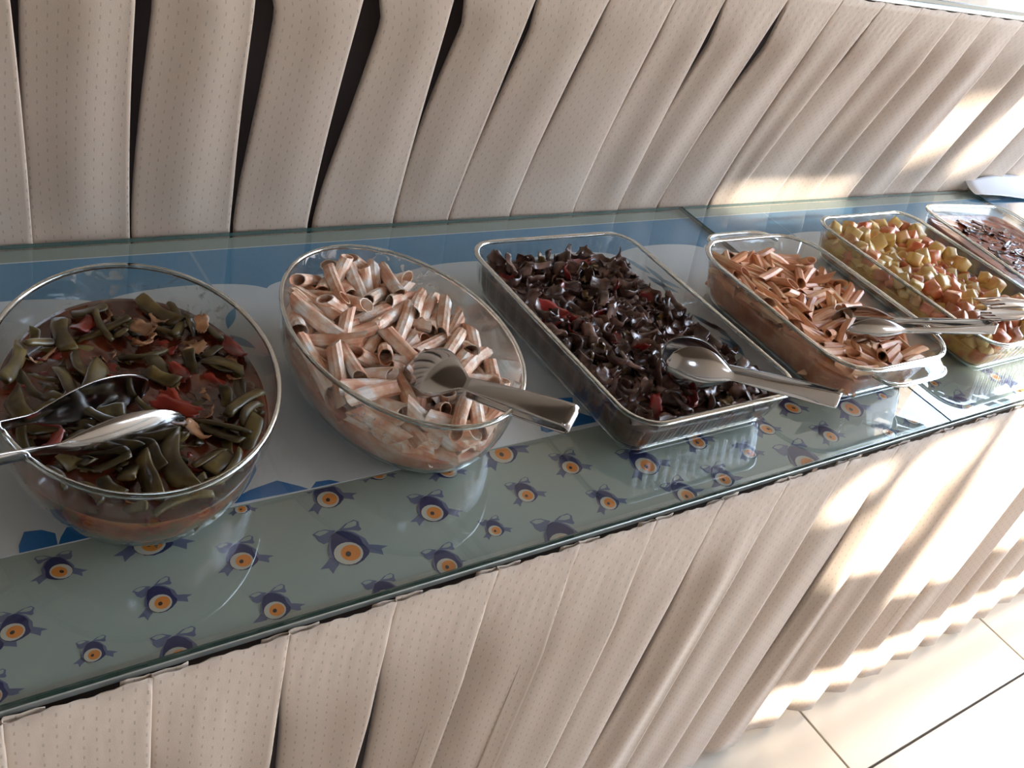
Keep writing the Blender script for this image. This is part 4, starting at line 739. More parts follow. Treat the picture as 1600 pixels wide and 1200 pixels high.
MUSH_DATA = [843,-936,338,59,10,80,314,500,-216,288,99,-11,-4,274,83,-1098,305,99,15,-4,208,-925,-1511,345,-93,37,4,289,-6,-1516,363,-27,-12,-96,280,-398,463,324,56,-83,-2,271,-1014,-1212,349,100,7,-4,255,-900,-1067,406,-25,-39,-89,303,
-160,1073,442,48,88,-6,297,94,719,304,-27,-96,1,274,200,-1554,440,98,-5,20,191,-956,1210,346,92,-39,-4,217,625,693,283,100,-3,-4,337,216,-378,299,8,-100,0,244,456,-1518,290,100,1,-4,281,-1053,1096,350,1,-100,-2,201,
-44,226,360,3,26,-96,271,319,65,295,-82,58,3,277,151,-3,363,13,-44,89,302,751,1516,278,-100,1,4,335,152,-1310,433,-95,-32,-2,253,1032,-828,405,93,-35,-10,230,-251,-465,318,81,58,-3,206,-546,-396,330,100,-1,-4,233,
-419,794,368,-24,7,-97,251,-820,1348,468,-32,-95,-6,334,900,-1033,272,45,89,-2,262,449,770,349,12,-32,94,288,-8,-515,308,72,-69,-3,297,-804,529,340,45,89,-2,182,-1037,-399,350,-99,-10,4,217,-1085,308,489,4,99,-14,266,
-572,865,331,98,-20,-4,189,-564,1398,331,98,-17,-4,204,248,-1207,298,-37,93,1,300,-1039,1383,350,-27,-96,1,288,-1053,109,350,0,100,0,202,647,270,282,44,90,-2,199,570,-1415,351,-42,-22,88,315,176,1355,301,-45,89,2,256,
-784,-706,339,99,-14,-4,231,-923,-511,407,27,-8,96,295,25,1413,363,44,0,90,287,-889,369,479,60,-80,-7,339,-888,121,344,-100,-6,4,197,-272,-614,377,-9,-53,-84,303,-645,184,377,2,-12,-99,254,-395,1508,324,-54,-84,2,220,
-536,720,379,1,12,-99,260,549,-1257,286,-91,41,3,183,656,-320,282,59,81,-2,200,-672,-964,335,27,-96,-1,197,-189,-1390,316,-100,-4,4,291,663,-916,281,-31,-95,1,293,767,523,277,-50,86,2,219,1033,132,267,0,-100,0,229,
-995,-598,348,80,-60,-3,304,748,173,278,-78,-62,3,242,1033,343,267,0,100,0,236,-904,-253,412,-37,-49,-79,331,293,-86,296,-76,65,3,267,121,209,303,-57,82,2,266,-587,293,331,-85,53,3,278,1033,-1083,267,0,100,0,187,
-899,-18,344,98,-18,-4,244,-104,626,312,88,-47,-4,306,199,1498,435,48,-88,-7,284,-717,-680,468,-69,73,1,322,108,1177,304,-94,-33,4,230,-749,1348,338,-43,-90,2,256,-526,-1171,329,-94,35,4,218,93,-950,304,-100,0,4,210,
424,933,291,-74,68,3,195,-168,-1524,315,100,1,-4,212,-256,-815,318,-87,49,3,206,503,-78,288,97,-23,-4,250,-619,-829,333,96,-26,-4,246,-1017,690,408,-52,-25,-82,302,0,-786,308,-22,-98,1,305,697,-1263,280,6,100,0,267,
657,-698,413,4,-100,2,285,-735,31,337,22,-98,-1,255,24,913,307,30,-95,-1,230,164,1052,301,90,43,-4,261,120,-189,303,12,99,0,281,180,325,301,74,-67,-3,333,1033,591,266,0,-100,0,311,301,-760,296,45,89,-2,191,
-1053,-744,351,0,100,0,282,460,576,290,98,-19,-4,195,-248,-148,318,-76,-65,3,280,-445,214,326,54,84,-2,316,844,11,274,-87,50,3,292,177,-675,301,64,77,-3,199,100,-686,433,21,-97,12,248,578,838,285,-58,82,2,211,
768,-401,277,52,86,-2,286,-750,-1164,338,97,26,-4,294,-931,-920,405,3,45,89,298,444,-761,290,3,100,0,237,-163,-1050,366,-3,-33,-95,276,-768,249,339,-28,-96,1,213,-9,1244,308,-72,-70,3,329,122,-186,303,-99,11,4,330,
-407,652,324,-69,-72,3,185,872,-1202,273,96,27,-4,270,324,1139,295,50,-86,-2,295,-323,-33,321,31,95,-1,217,-959,169,477,51,85,-7,185,607,-1114,284,-68,74,3,180,-422,-222,325,-25,97,1,293,-1053,-1064,350,0,-100,0,182,
922,1248,311,5,4,100,242,423,1359,291,-37,-93,1,308,649,11,282,34,94,-1,188,-92,-963,312,72,-69,-3,293,-1086,-527,491,4,98,-18,249,977,-1509,410,84,54,8,242,23,-1055,441,75,66,0,257,-122,-223,313,-94,-34,4,236,
969,-1285,269,-84,-55,3,318,-673,-1529,335,-100,-1,4,287,-15,413,309,-21,98,1,242,-59,-705,444,48,-83,27,199,-121,-590,313,91,-42,-4,261,-322,936,321,98,20,-4,340,-680,-1369,404,12,50,86,323,-284,565,319,38,93,-2,191,
-714,1009,337,76,-64,-3,237,-173,-1299,447,-99,-4,-10,255,-291,780,320,9,-100,0,245,492,-954,288,25,97,-1,198,450,-1195,419,-90,43,5,210,882,-1255,415,-99,2,15,266,-856,-1356,342,40,-92,-2,295,-42,469,444,64,77,0,295,
499,-579,414,63,78,4,288,508,1184,288,-100,-6,4,288,26,-1388,307,-8,-100,0,181,-544,-253,356,3,-1,100,215,-891,1375,344,-55,-84,2,234,-1086,-15,491,6,96,-26,221,-320,1235,321,-36,-93,1,242,795,-1391,318,9,-10,99,244,
-1023,949,349,100,5,-5,234,344,-911,294,41,91,-2,182,-444,1304,462,99,-12,0,318,993,-1047,407,81,57,-11,333,-1065,-266,401,22,34,-92,279,-623,-133,333,-84,-53,3,224,-398,-1050,324,29,96,-1,252,998,1457,336,53,-19,82,326,
-703,1175,389,-10,-10,-99,276,-513,-1355,329,-64,-77,3,291,-293,1074,320,-92,-38,4,292,-137,-422,377,-3,-68,73,337,-929,568,345,-11,-99,0,285,524,1045,287,-86,52,3,197,737,-583,279,-97,25,4,261,-992,-856,348,-70,-72,3,328,
-847,913,342,-69,-73,3,201,-518,1004,329,100,1,-4,188,501,287,288,-6,100,0,188,179,-1386,301,20,-98,-1,191,-323,138,321,-99,12,4,206,-856,-146,342,99,15,-4,303,-519,1540,380,-29,-22,-93,276,-760,-568,338,96,-29,-4,297,
-1053,485,351,0,100,0,269,1033,1146,267,0,100,0,237,-985,265,347,-99,15,4,306,-413,-723,325,99,15,-4,207,352,-1096,294,-15,-99,1,238,1033,-398,267,0,100,0,246,1066,298,408,3,99,11,289,-686,489,335,-28,-96,1,302,
37,-368,307,-70,72,3,271,872,754,273,-91,41,4,277,-414,-870,325,-99,15,4,225,-426,-579,325,-97,-25,4,275,-525,-701,459,25,-97,-9,315,-69,1049,311,94,33,-4,250,-1,-793,308,-99,11,4,300,378,398,293,-17,-99,1,261,
-28,-47,309,-94,-33,4,262,-1085,-924,488,1,-100,-3,277,735,-917,411,21,97,10,202,-1053,-83,350,0,100,-1,214,245,426,298,21,98,-1,208,992,834,268,-93,35,4,266,-679,-1285,335,-100,-8,4,287,-207,-1504,453,56,83,-7,293,
-596,46,332,-17,-99,1,213,125,532,303,-97,-25,4,233,-725,825,337,50,87,-2,203,981,-886,269,-85,52,3,285,569,1356,285,-67,-74,3,247,-461,-1,326,40,92,-2,224,577,-1046,417,98,1,18,216,438,-1192,290,44,90,-2,332,
-313,1511,456,-28,-96,4,257,446,1519,290,100,-1,-4,339,423,-363,422,34,-93,12,231,-39,749,310,-40,-92,2,214,337,629,295,-45,-89,2,295,27,1167,439,37,-93,-1,326,-324,-1526,321,100,1,-4,206,861,-434,401,-48,-88,-6,318,
160,827,429,92,-37,-15,274,267,1455,297,-52,86,2,325,-282,383,386,-45,-40,80,331,536,101,287,58,81,-2,248,878,162,342,22,-52,-83,331,695,1118,280,90,43,-4,209,-431,1318,325,-46,-89,2,251,545,-872,409,-84,48,24,251,
1030,1343,267,-15,99,1,219,-23,102,309,-97,-22,4,257,969,-569,398,17,99,-1,300,880,1100,273,-67,74,3,197,-916,1533,387,4,30,95,257,-535,421,329,70,-71,-3,264,224,690,299,-27,-96,1,211,901,-503,272,11,-99,0,283,
-799,-1026,340,-48,88,2,220,-189,1252,367,-4,38,93,271,812,968,276,-76,65,3,271,-540,-478,455,97,-15,-17,300,236,975,364,-56,12,82,330,-455,-1298,457,-88,48,5,328,319,-581,295,48,-88,-2,260,-532,-1003,329,31,95,-1,222,
-834,-396,341,92,40,-4,219,-694,-145,464,29,95,9,306,978,-257,269,84,54,-3,302,-598,644,332,73,-69,-3,307,239,862,298,-89,44,4,313,819,-1514,275,-100,-3,4,270,214,-930,299,-19,98,1,324,-70,-1215,311,7,100,0,285,
-255,1471,318,38,93,-2,281,542,-411,286,65,-76,-3,314,-944,-1171,479,89,-45,-4,284,-192,-719,378,40,13,-90,303,962,-740,269,88,-47,-4,329,93,-1242,304,-100,1,4,243,-535,1126,329,-98,-21,4,300,-402,-1526,462,5,100,4,228,
646,-1527,326,1,23,-97,258,-208,315,316,92,40,-4,320,805,-743,338,0,-69,-72,336,-181,116,315,10,99,0,332,185,-1521,301,100,1,-4,301,-279,-930,384,19,-48,-86,316,-332,-374,321,-74,-67,3,322,-891,378,344,99,13,-4,278,
-1029,-1360,349,99,11,-5,219,-620,-1076,455,-76,65,4,183,-860,1111,342,-59,-81,2,302,185,-535,364,-41,9,-91,302,-821,713,341,-72,70,3,297,-446,-1476,326,49,87,-2,273,686,912,281,-57,82,2,285,-239,-1168,318,59,-81,-2,295,
-96,1535,358,12,-23,-97,265,419,1494,421,-52,-85,10,285,648,425,282,-86,-51,3,216,720,-120,279,-83,-56,3,265,-728,1530,337,100,-1,-4,281,804,1382,276,-98,20,4,271,883,606,273,75,-66,-3,221,-589,-689,332,-94,35,4,200,
-156,528,369,15,-38,-92,285,449,-517,290,-10,-100,0,198,-748,-277,338,-94,35,4,307,1015,974,267,96,-29,-4,209,344,-338,294,16,-99,-1,304,-123,1358,313,68,-73,-3,237,843,299,274,-83,56,3,324,902,420,272,19,98,-1,216,
1033,-64,267,0,100,0,205,734,1256,279,97,-24,-4,288,397,-1392,292,100,9,-4,304,-1021,808,349,100,0,-4,236,1002,-1414,268,51,86,-2,256,848,-188,274,-84,-54,3,286,748,-1078,310,-4,-1,100,227,-603,1259,332,89,-46,-4,242,
1033,-610,267,0,100,0,271,390,186,292,72,-69,-3,228,561,-634,286,26,-96,-1,203,563,506,285,62,79,-2,325,76,1522,305,-100,1,4,200,1065,-1252,402,1,-100,5,338,638,-755,282,83,56,-3,315,-141,850,314,53,85,-2,252,
-640,-493,334,84,-53,-3,318,-801,-858,340,74,67,-3,190,-268,888,447,87,-50,4,270,-344,-1256,322,39,-92,-2,237,]
PENNE2_DATA = [-501,1137,364,-65,-75,5,468,386,-694,422,81,-59,-4,432,-830,-575,374,-7,-100,-1,461,822,1103,395,68,-48,55,458,-672,-893,468,100,-9,-4,440,-61,-702,342,9,100,3,497,-560,608,488,10,-100,2,452,-378,1131,361,-54,-84,5,440,
-71,-301,363,100,-4,-5,439,-341,1009,366,55,84,-6,432,-702,-266,481,-41,-91,-5,490,253,-1218,423,93,37,-6,473,-822,23,386,-62,-79,-1,472,-668,-665,367,16,99,1,463,439,-493,401,-88,-9,47,507,651,160,323,68,73,-6,460,
-882,580,490,-40,-91,1,468,624,-1080,296,-52,-85,2,485,892,378,297,0,-100,0,504,360,59,458,-75,-30,59,499,774,-640,440,79,54,-31,501,254,823,450,-20,98,3,445,-722,1130,491,47,88,-1,506,-649,-333,376,-50,-87,-2,496,
-301,-320,370,-4,100,6,456,608,-1025,298,-69,72,4,494,821,246,305,-5,100,1,506,-734,6,489,-14,-99,0,489,431,640,499,-87,-47,-16,489,-367,365,392,-83,56,-1,497,-282,804,375,-54,-84,6,500,153,704,362,-100,4,7,492,
770,-738,388,-95,-32,3,436,-231,249,526,94,-15,-30,447,735,-81,310,97,22,-9,440,155,299,375,-58,81,4,467,-284,1294,467,-99,5,16,435,-805,403,387,60,80,0,474,-300,-459,504,-97,-12,-20,504,-639,369,495,13,-99,1,509,
-79,-739,341,100,2,-5,433,-631,-1145,359,79,-61,-4,485,-832,767,382,-52,-86,2,441,-280,-586,356,-79,-61,0,499,-479,-443,368,18,-98,-4,432,-774,578,385,57,82,-1,438,-540,1134,366,70,-71,0,456,-598,-781,472,-97,22,6,430,
-949,10,484,1,100,-4,483,243,-54,459,100,-3,-5,446,-198,532,486,-79,-61,-5,488,-609,1162,463,-88,-7,-46,506,339,453,461,-99,-4,10,468,730,642,311,-8,-100,3,468,531,380,338,-98,-15,11,510,623,129,326,-64,76,8,455,
921,236,393,1,100,3,501,-619,1060,371,-63,78,-1,487,776,-982,397,27,-94,-23,431,-95,374,496,99,7,-8,454,-248,-43,492,81,59,1,488,699,-816,295,57,82,-2,434,-246,867,490,-55,83,8,499,-403,711,382,67,-74,3,503,
541,813,324,41,91,-7,491,211,257,472,-99,12,6,495,-550,-221,484,-11,-99,-6,478,-227,-632,518,78,51,36,495,-354,-845,350,-23,97,3,467,289,426,362,-99,-5,10,463,10,-675,471,-13,97,22,486,-255,570,539,13,-87,48,467,
-81,329,388,-34,94,1,455,542,758,426,99,10,-8,451,891,-94,294,0,100,2,465,129,320,377,-100,2,7,461,-490,-1286,459,99,0,-16,490,871,551,397,-15,-83,54,493,-241,-1167,340,-85,53,5,494,-634,-1085,460,87,-49,-3,498,
398,1090,473,86,-27,-43,459,759,99,470,-86,-43,-28,460,-910,-593,480,-23,97,1,497,21,637,374,-96,27,4,444,-645,157,388,-1,-100,-1,486,-222,-835,344,99,-13,-5,472,596,746,322,-34,-94,6,483,-676,-213,380,-95,-30,0,486,
200,574,561,-71,-70,11,484,-321,-1095,419,-36,-84,-40,449,32,-1108,327,-18,-98,0,432,-8,1018,477,54,82,-20,506,357,-946,313,-79,62,5,502,-77,847,366,-83,-56,7,470,377,497,352,-98,19,9,483,79,-167,364,-89,-45,3,437,
-75,1157,349,-85,53,1,467,815,700,302,-6,-100,3,477,486,-334,324,-89,46,9,486,147,719,466,-8,100,-1,448,307,-811,318,80,-59,-6,437,-332,492,390,66,-76,2,507,497,-184,518,-98,-12,14,498,-564,-553,468,71,-70,-11,444,
-799,683,383,-62,-78,2,496,-135,179,388,-4,100,2,495,-615,591,386,-11,99,-3,445,-543,897,477,-66,75,-4,494,583,1254,418,98,-20,-2,461,-3,90,381,44,90,1,457,-328,87,389,-76,-64,-2,443,599,-428,415,-67,74,6,477,
479,289,344,-93,-36,10,479,163,-461,448,-7,-83,55,471,525,-56,331,-90,-43,8,438,-772,1016,579,33,-94,1,494,849,965,293,-33,95,1,455,-588,51,387,96,28,1,451,353,1067,328,-3,-100,5,481,24,1148,344,78,63,-7,445,
-286,-1186,475,83,-51,-23,503,181,-880,428,-86,-51,3,482,-289,710,564,-96,-25,-10,493,-765,220,388,89,46,1,457,764,572,433,79,60,12,464,-158,-1002,338,11,-99,-2,450,-771,-753,369,19,98,1,450,157,85,470,93,35,-10,463,
-503,163,488,-61,-79,4,493,-510,651,384,-46,89,-3,470,504,77,490,-8,97,21,497,107,-588,436,-58,82,-2,439,473,1241,313,-99,8,6,453,-71,-394,357,100,4,-4,433,-448,428,512,45,88,-14,503,138,-883,326,82,-57,-6,435,
718,-643,297,98,20,-6,473,90,1235,336,-98,18,4,484,-812,-44,384,77,-64,-2,446,886,-748,285,-2,-100,-1,508,557,-1243,405,98,19,-8,508,679,-1116,434,-97,-2,-25,449,-117,-621,447,23,-97,2,441,-374,-862,351,-46,-89,0,482,
-93,-146,481,-87,28,-39,471,-279,-245,508,96,10,27,478,-252,-363,464,-100,-1,2,479,-127,545,385,70,-71,1,506,536,-520,459,37,-87,-32,491,142,1293,466,-98,-6,-21,455,921,-241,392,-1,-100,-4,490,-544,182,389,1,-100,-1,466,
-831,67,488,-13,-99,-3,508,-752,-138,383,94,33,0,468,128,-155,479,-1,-59,-81,431,323,922,338,90,43,-9,503,691,1022,304,-48,88,1,452,428,1197,411,93,-36,4,496,162,32,368,-89,-45,5,479,807,-302,406,-2,-100,-2,490,
656,653,318,12,99,-4,489,250,-1109,316,69,-72,-4,502,67,-1074,480,-81,-47,35,497,585,146,431,66,72,22,482,467,-567,316,12,-99,-4,456,520,-1171,301,-97,22,5,470,404,-212,337,92,-37,-10,452,-64,-651,343,99,-11,-5,457,
64,-272,460,100,-7,0,467,753,889,408,-98,-18,9,464,71,-591,339,96,-26,-6,453,-895,293,388,20,-98,0,454,-851,-1050,370,-50,87,3,455,817,-309,297,-52,85,6,445,568,235,333,86,51,-9,477,353,919,475,34,-87,36,437,
16,547,379,-93,37,3,450,-725,998,375,75,-67,0,444,-191,1145,451,-97,-22,4,487,435,-784,312,89,-45,-6,452,696,1054,303,-97,25,7,438,11,58,379,94,-34,-6,496,-910,869,381,-9,-100,2,465,526,-215,424,95,-30,-6,494,
667,-620,301,-30,-95,0,456,792,263,408,19,-98,-6,458,-323,-851,454,64,77,-4,475,267,-386,471,-95,4,31,436,145,1049,449,65,76,-2,508,479,-910,413,99,9,-6,441,547,-196,325,-60,80,9,503,-328,889,371,59,80,-5,483,
771,710,408,84,53,-6,491,228,785,352,-99,-11,8,447,-719,694,486,29,95,-5,501,-256,-1097,342,10,99,1,473,-908,274,544,-44,-84,32,463,-734,-1208,433,83,-29,-48,445,784,-937,289,-16,-99,0,444,615,967,416,-97,-20,9,499,
145,-1090,322,-91,-41,4,508,218,55,365,-59,80,8,463,-737,-352,376,96,-29,-3,488,-384,-391,368,6,-100,-5,486,-148,1018,492,15,91,39,470,-406,1218,459,-80,25,-54,468,880,-891,387,21,82,53,474,249,-395,339,-94,-33,5,458,
-694,-601,481,-80,56,23,490,351,-1065,418,-95,-32,1,463,-52,-138,372,94,34,-2,470,185,171,534,98,5,18,445,-763,-926,366,81,-59,-4,508,-386,-114,382,-65,-76,-3,436,-602,-899,360,9,-100,-2,487,-524,-668,361,-26,96,4,483,
290,-346,339,-52,85,8,458,369,170,354,-5,-100,-1,508,259,1118,332,100,1,-7,433,-257,364,392,-28,-96,1,452,-888,811,465,-44,-82,36,457,781,-11,307,21,-98,-4,481,-94,-984,437,45,-89,-8,477,787,-16,452,-89,-40,-22,487,
-338,19,476,77,60,21,499,324,-581,325,55,-83,-7,432,15,-937,331,60,80,-1,475,261,-1247,314,-100,-2,5,462,-874,1058,478,-47,-88,7,485,-150,1078,356,-20,98,-4,472,215,-537,334,-98,20,7,458,111,1010,347,99,15,-7,431,
-472,336,391,15,-99,1,455,471,1081,319,-24,-97,6,466,455,345,454,-99,2,11,457,-692,420,388,-60,-80,0,460,-284,98,389,58,-82,-3,482,583,539,485,84,-40,36,457,-436,937,475,-66,75,-3,498,-419,27,541,32,91,-26,459,
399,571,347,-96,26,9,465,729,-326,304,-51,86,7,465,70,858,359,-84,-53,8,502,-916,-552,377,0,100,1,478,322,-1096,312,89,46,-4,507,663,-557,302,99,12,-7,430,-508,-994,355,-23,97,2,506,-386,-587,507,87,27,-41,446,
461,813,332,47,88,-8,502,40,649,478,-8,100,-2,434,]
POTATO_DATA = [718,406,253,-6,98,20,0,-242,-382,296,20,98,3,0,-806,486,295,-49,-86,-9,0,-792,-945,287,-23,79,57,0,862,295,246,-58,-80,17,0,-1042,673,482,91,-41,6,0,-817,1098,286,98,21,-2,0,473,-534,264,-85,52,6,0,
-818,689,291,14,-83,-53,0,639,-12,262,-42,-44,79,0,-665,-557,293,-67,75,0,0,-681,-1007,467,75,-66,5,0,-16,402,290,95,6,-30,0,-430,1492,272,-52,69,-50,0,-678,-1494,279,-98,13,-16,0,184,1488,254,44,-84,-32,0,
-684,990,427,-49,86,-13,0,-835,1495,283,-14,64,-76,0,652,-891,247,99,13,10,0,440,678,262,-67,-69,-27,0,-30,-1147,266,-58,-68,44,0,-687,-1337,469,98,-20,-5,0,127,-769,272,26,95,-14,0,252,710,269,89,-43,-14,0,
810,-133,250,67,-71,-24,0,-625,1145,281,99,-10,-12,0,817,76,250,-34,92,-20,0,76,1154,442,81,42,40,0,589,1485,241,83,55,-4,0,985,-40,239,9,-66,74,0,294,-431,277,-38,78,50,0,93,584,280,-85,-52,-7,0,
-1041,892,477,-62,-78,-8,0,-241,-1341,451,88,48,0,0,718,1168,417,0,-100,10,0,-628,608,292,33,-94,4,0,-174,-288,481,-35,-85,-39,0,-226,510,291,-59,-81,9,0,-277,715,285,75,65,-12,0,617,-1112,244,-21,95,-22,0,
-378,1342,427,96,27,1,0,805,1069,237,-81,-37,-46,0,-826,899,288,-95,-10,-28,0,-87,663,283,50,67,-54,0,348,1282,251,-99,15,3,0,-527,1537,462,19,89,41,0,92,1315,259,43,90,0,0,-428,-79,302,45,-89,-2,0,
476,1190,412,-64,71,30,0,-849,-60,475,36,-93,-2,0,-997,786,293,1,54,84,0,1021,317,394,33,-94,12,0,-134,-1322,266,-61,-68,41,0,518,332,267,-20,-95,-23,0,-505,96,301,4,92,39,0,982,1176,230,-29,-74,60,0,
-51,-680,281,-32,95,3,0,-639,1494,278,62,-75,20,0,641,-435,257,-57,-82,-5,0,-118,-588,470,-92,39,2,0,77,1532,442,-78,-61,-17,0,984,-248,239,100,-2,-9,0,-75,529,456,-44,89,-8,0,650,-647,252,-53,-84,11,0,
-332,914,280,53,60,-60,0,799,593,245,-38,-92,7,0,-687,-769,289,65,76,2,0,316,-1439,435,100,-5,-3,0,379,481,271,-89,-46,-9,0,-356,-684,452,48,88,-7,0,-997,-725,293,74,53,-42,0,-838,70,299,-90,-40,-19,0,
635,-1485,240,-89,-44,-13,0,527,-1307,245,-35,83,-43,0,-246,33,302,45,-89,0,0,534,-1529,429,37,-83,-41,0,654,-772,430,64,-74,20,0,1026,1287,416,100,-4,-1,0,-64,-265,296,91,33,-23,0,69,798,273,26,96,8,0,
983,679,234,67,-72,-15,0,-51,1182,266,-54,-82,16,0,-996,-1314,289,-84,25,-48,0,815,-556,245,12,-75,65,0,983,-677,234,-72,-68,16,0,983,-901,232,46,-89,2,0,-612,399,296,56,-82,11,0,469,-958,253,-47,-88,-8,0,
-837,-623,293,-31,-89,35,0,983,960,231,-52,-83,22,0,-778,1300,283,-8,100,-6,0,984,164,239,98,19,10,0,-77,-1060,461,-48,-27,83,0,-23,-1490,260,-77,-63,-10,0,326,251,280,78,54,33,0,480,565,449,-99,17,-4,0,
-466,-1347,458,-52,22,-82,0,-536,1319,277,54,25,-80,0,-242,-1153,272,-8,99,-7,0,-245,-174,300,86,-39,-32,0,634,-222,261,-87,-39,29,0,-482,-1140,278,71,-67,22,0,1028,-362,423,-21,-97,13,0,317,-821,263,-50,-85,17,0,
-1042,-180,483,-94,26,-20,0,-986,1385,288,-22,-87,-45,0,-814,-401,296,-100,-6,-1,0,-998,580,295,-96,-10,25,0,967,1384,229,-89,28,-35,0,243,924,263,38,65,65,0,103,47,294,85,40,34,0,-201,179,468,-70,71,-10,0,
-368,-181,484,-52,86,4,0,812,-775,241,66,-75,3,0,464,-321,270,-70,-37,-61,0,84,-1323,259,95,19,-26,0,-816,-182,299,-82,-53,21,0,-367,1038,458,-31,-90,30,0,838,946,413,-3,76,65,0,1026,-1238,415,32,89,-31,0,
-849,-794,436,13,-99,6,0,693,1529,428,-8,-99,-14,0,-72,158,298,82,-50,-28,0,256,566,433,52,85,-6,0,-997,-930,291,14,-99,-6,0,-1042,-1014,484,81,59,3,0,-404,376,297,-17,-98,5,0,-245,-591,289,36,84,40,0,
-998,-288,298,35,90,-26,0,457,-102,274,79,57,22,0,-358,-1151,456,76,51,41,0,-407,1153,276,-69,67,28,0,-693,-1127,283,-56,-82,8,0,-823,286,298,20,95,25,0,791,1483,235,-86,39,32,0,-474,763,286,-66,-53,-53,0,
824,-1162,399,38,91,-16,0,-581,-1313,278,64,76,-11,0,-350,-1535,451,-32,-93,-17,0,807,-1023,238,26,96,5,0,984,-461,237,92,23,-31,0,-606,-192,300,77,63,-9,0,747,-1287,237,96,26,2,0,982,-1123,230,61,-78,-13,0,
467,-650,452,91,-28,-29,0,-354,-989,278,93,31,-19,0,1026,-1015,413,-55,74,39,0,-239,1284,269,-99,14,-4,0,617,-1235,427,-97,-8,-22,0,596,-999,431,-29,95,8,0,-913,-1124,288,79,61,9,0,289,-217,283,66,-75,-5,0,
38,1000,268,78,-62,-9,0,262,-989,260,62,78,-7,0,-414,-814,284,-78,62,8,0,110,-148,292,-70,70,16,0,305,-1315,252,4,99,12,0,-129,872,276,55,68,48,0,-429,567,292,86,-51,7,0,770,716,426,21,-97,14,0,
-659,197,299,93,-5,-35,0,458,878,255,49,-87,12,0,670,202,259,8,48,-88,0,-996,1197,289,71,-70,-8,0,-542,-531,472,77,-63,-10,0,-791,-1304,283,-98,-18,3,0,1028,575,423,94,-32,9,0,-422,-486,294,59,-78,-22,0,
-258,-914,459,92,-37,15,0,-603,-382,297,8,99,-10,0,303,-636,270,83,55,-7,0,121,-559,280,44,-90,-1,0,482,117,272,-40,92,-1,0,116,-352,288,-97,-24,-1,0,-30,1490,261,-53,85,7,0,-886,-1485,285,78,-63,-8,0,
119,238,290,60,-79,6,0,419,-1486,247,29,-96,7,0,-362,-1315,272,-93,25,-27,0,85,-1212,447,-65,76,-9,0,97,-1532,440,-89,44,-8,0,-573,-950,283,-100,0,7,0,-145,1536,457,22,98,-1,0,811,-342,248,56,-83,5,0,
-997,996,291,94,33,3,0,200,-1488,254,-97,-17,-16,0,180,-1151,259,76,-64,9,0,61,-963,268,-44,89,-13,0,637,731,251,7,100,2,0,196,418,282,-76,61,24,0,492,-749,257,43,-90,3,0,297,31,284,-73,68,1,0,
982,-1466,403,-49,86,16,0,-959,1512,464,-56,83,-2,0,562,1297,244,-75,64,17,0,345,822,434,90,41,-15,0,-656,819,287,46,88,10,0,-62,-473,289,91,-40,15,0,488,1409,422,55,-80,-22,0,663,923,245,-96,19,18,0,
834,-903,414,-99,-8,-9,0,984,467,237,21,96,21,0,-673,-16,300,-1,95,-30,0,-379,52,472,81,-43,40,0,779,1275,236,8,88,-47,0,298,1532,438,-80,60,5,0,981,-1332,229,-46,-89,2,0,-660,1360,454,29,84,45,0,
-197,316,297,-13,-99,-1,0,-999,172,298,-82,-56,12,0,-999,-68,299,71,-68,-17,0,-998,-503,296,-2,-100,8,0,-421,-284,299,-15,98,-13,0,924,1509,405,84,-50,21,0,-1041,1112,480,-76,65,-8,0,834,812,240,-98,-12,17,0,
-72,-57,299,27,95,13,0,-43,-844,420,-97,-13,-18,0,393,1074,253,-40,83,-39,0,596,1107,245,-98,18,-5,0,-562,-71,477,97,22,9,0,-218,-792,281,97,-24,1,0,1026,-790,416,-91,31,27,0,-348,193,301,99,1,-11,0,
-1041,-1233,480,-47,-88,3,0,-233,1491,267,51,-84,-19,0,1029,-140,426,69,-73,5,0,-144,-972,274,-81,57,14,0,-1013,-1454,457,25,97,3,0,-523,973,282,31,94,14,0,-506,-661,289,-63,-78,-5,0,-212,1071,273,-65,54,-53,0,
-780,-1539,468,98,14,15,0,-1040,54,476,10,92,-38,0,-466,-1493,273,97,24,8,0,843,-1481,233,50,85,15,0,584,536,258,60,-22,-77,0,401,-1144,252,76,-64,-16,0,387,1487,248,81,-58,1,0,229,1320,429,76,61,20,0,
-998,381,297,-80,-59,12,0,195,1135,259,-12,99,4,0,-550,-809,454,46,88,-8,0,551,982,423,32,-95,2,0,1021,820,394,-65,54,-54,0,-247,-1491,267,-93,36,5,0,747,-1416,417,-95,-16,-26,0,-127,-1533,443,81,-56,17,0,
-74,1336,409,-82,57,-5,0,-718,-292,462,-27,94,21,0,]

pm = [penne_mesh('creamy_penne', .056, .0071, M_creampasta, b_) for b_ in (0, .0015, -.0018, .0028)]
scatter(2, PENNE_DATA, lambda: ('creamy_penne', random.choice(pm), .056, 'creamy penne in the oval bowl', 'cream-coated penne tube in the pile in the oval glass bowl', 'pasta', random.uniform(.95, 1.08)))
pm2 = [penne_mesh('tomato_penne', .047, .0061, M_tompasta, b_, 8, slant=1.35) for b_ in (0, .001, -.0012, .002)]
scatter(4, PENNE2_DATA, lambda: ('tomato_penne', random.choice(pm2), .047, 'tomato penne in the handled casserole', 'orange tomato penne tube in the handled glass casserole', 'pasta', random.uniform(.95, 1.08)))
wall_pieces(2, 46, .014, .044, .0071, lambda: ('creamy_penne', random.choice(pm), 0, 'creamy penne pressed against the glass of the oval bowl', 'cream-coated penne tube pressed against the side glass of the oval bowl', 'pasta', random.uniform(.85, .95)), 3)
wall_pieces(4, 44, .012, .034, .0061, lambda: ('tomato_penne', random.choice(pm2), 0, 'tomato penne pressed against the glass of the casserole', 'orange tomato penne tube pressed against the side glass of the casserole', 'pasta', random.uniform(.9, 1.0)), 4)
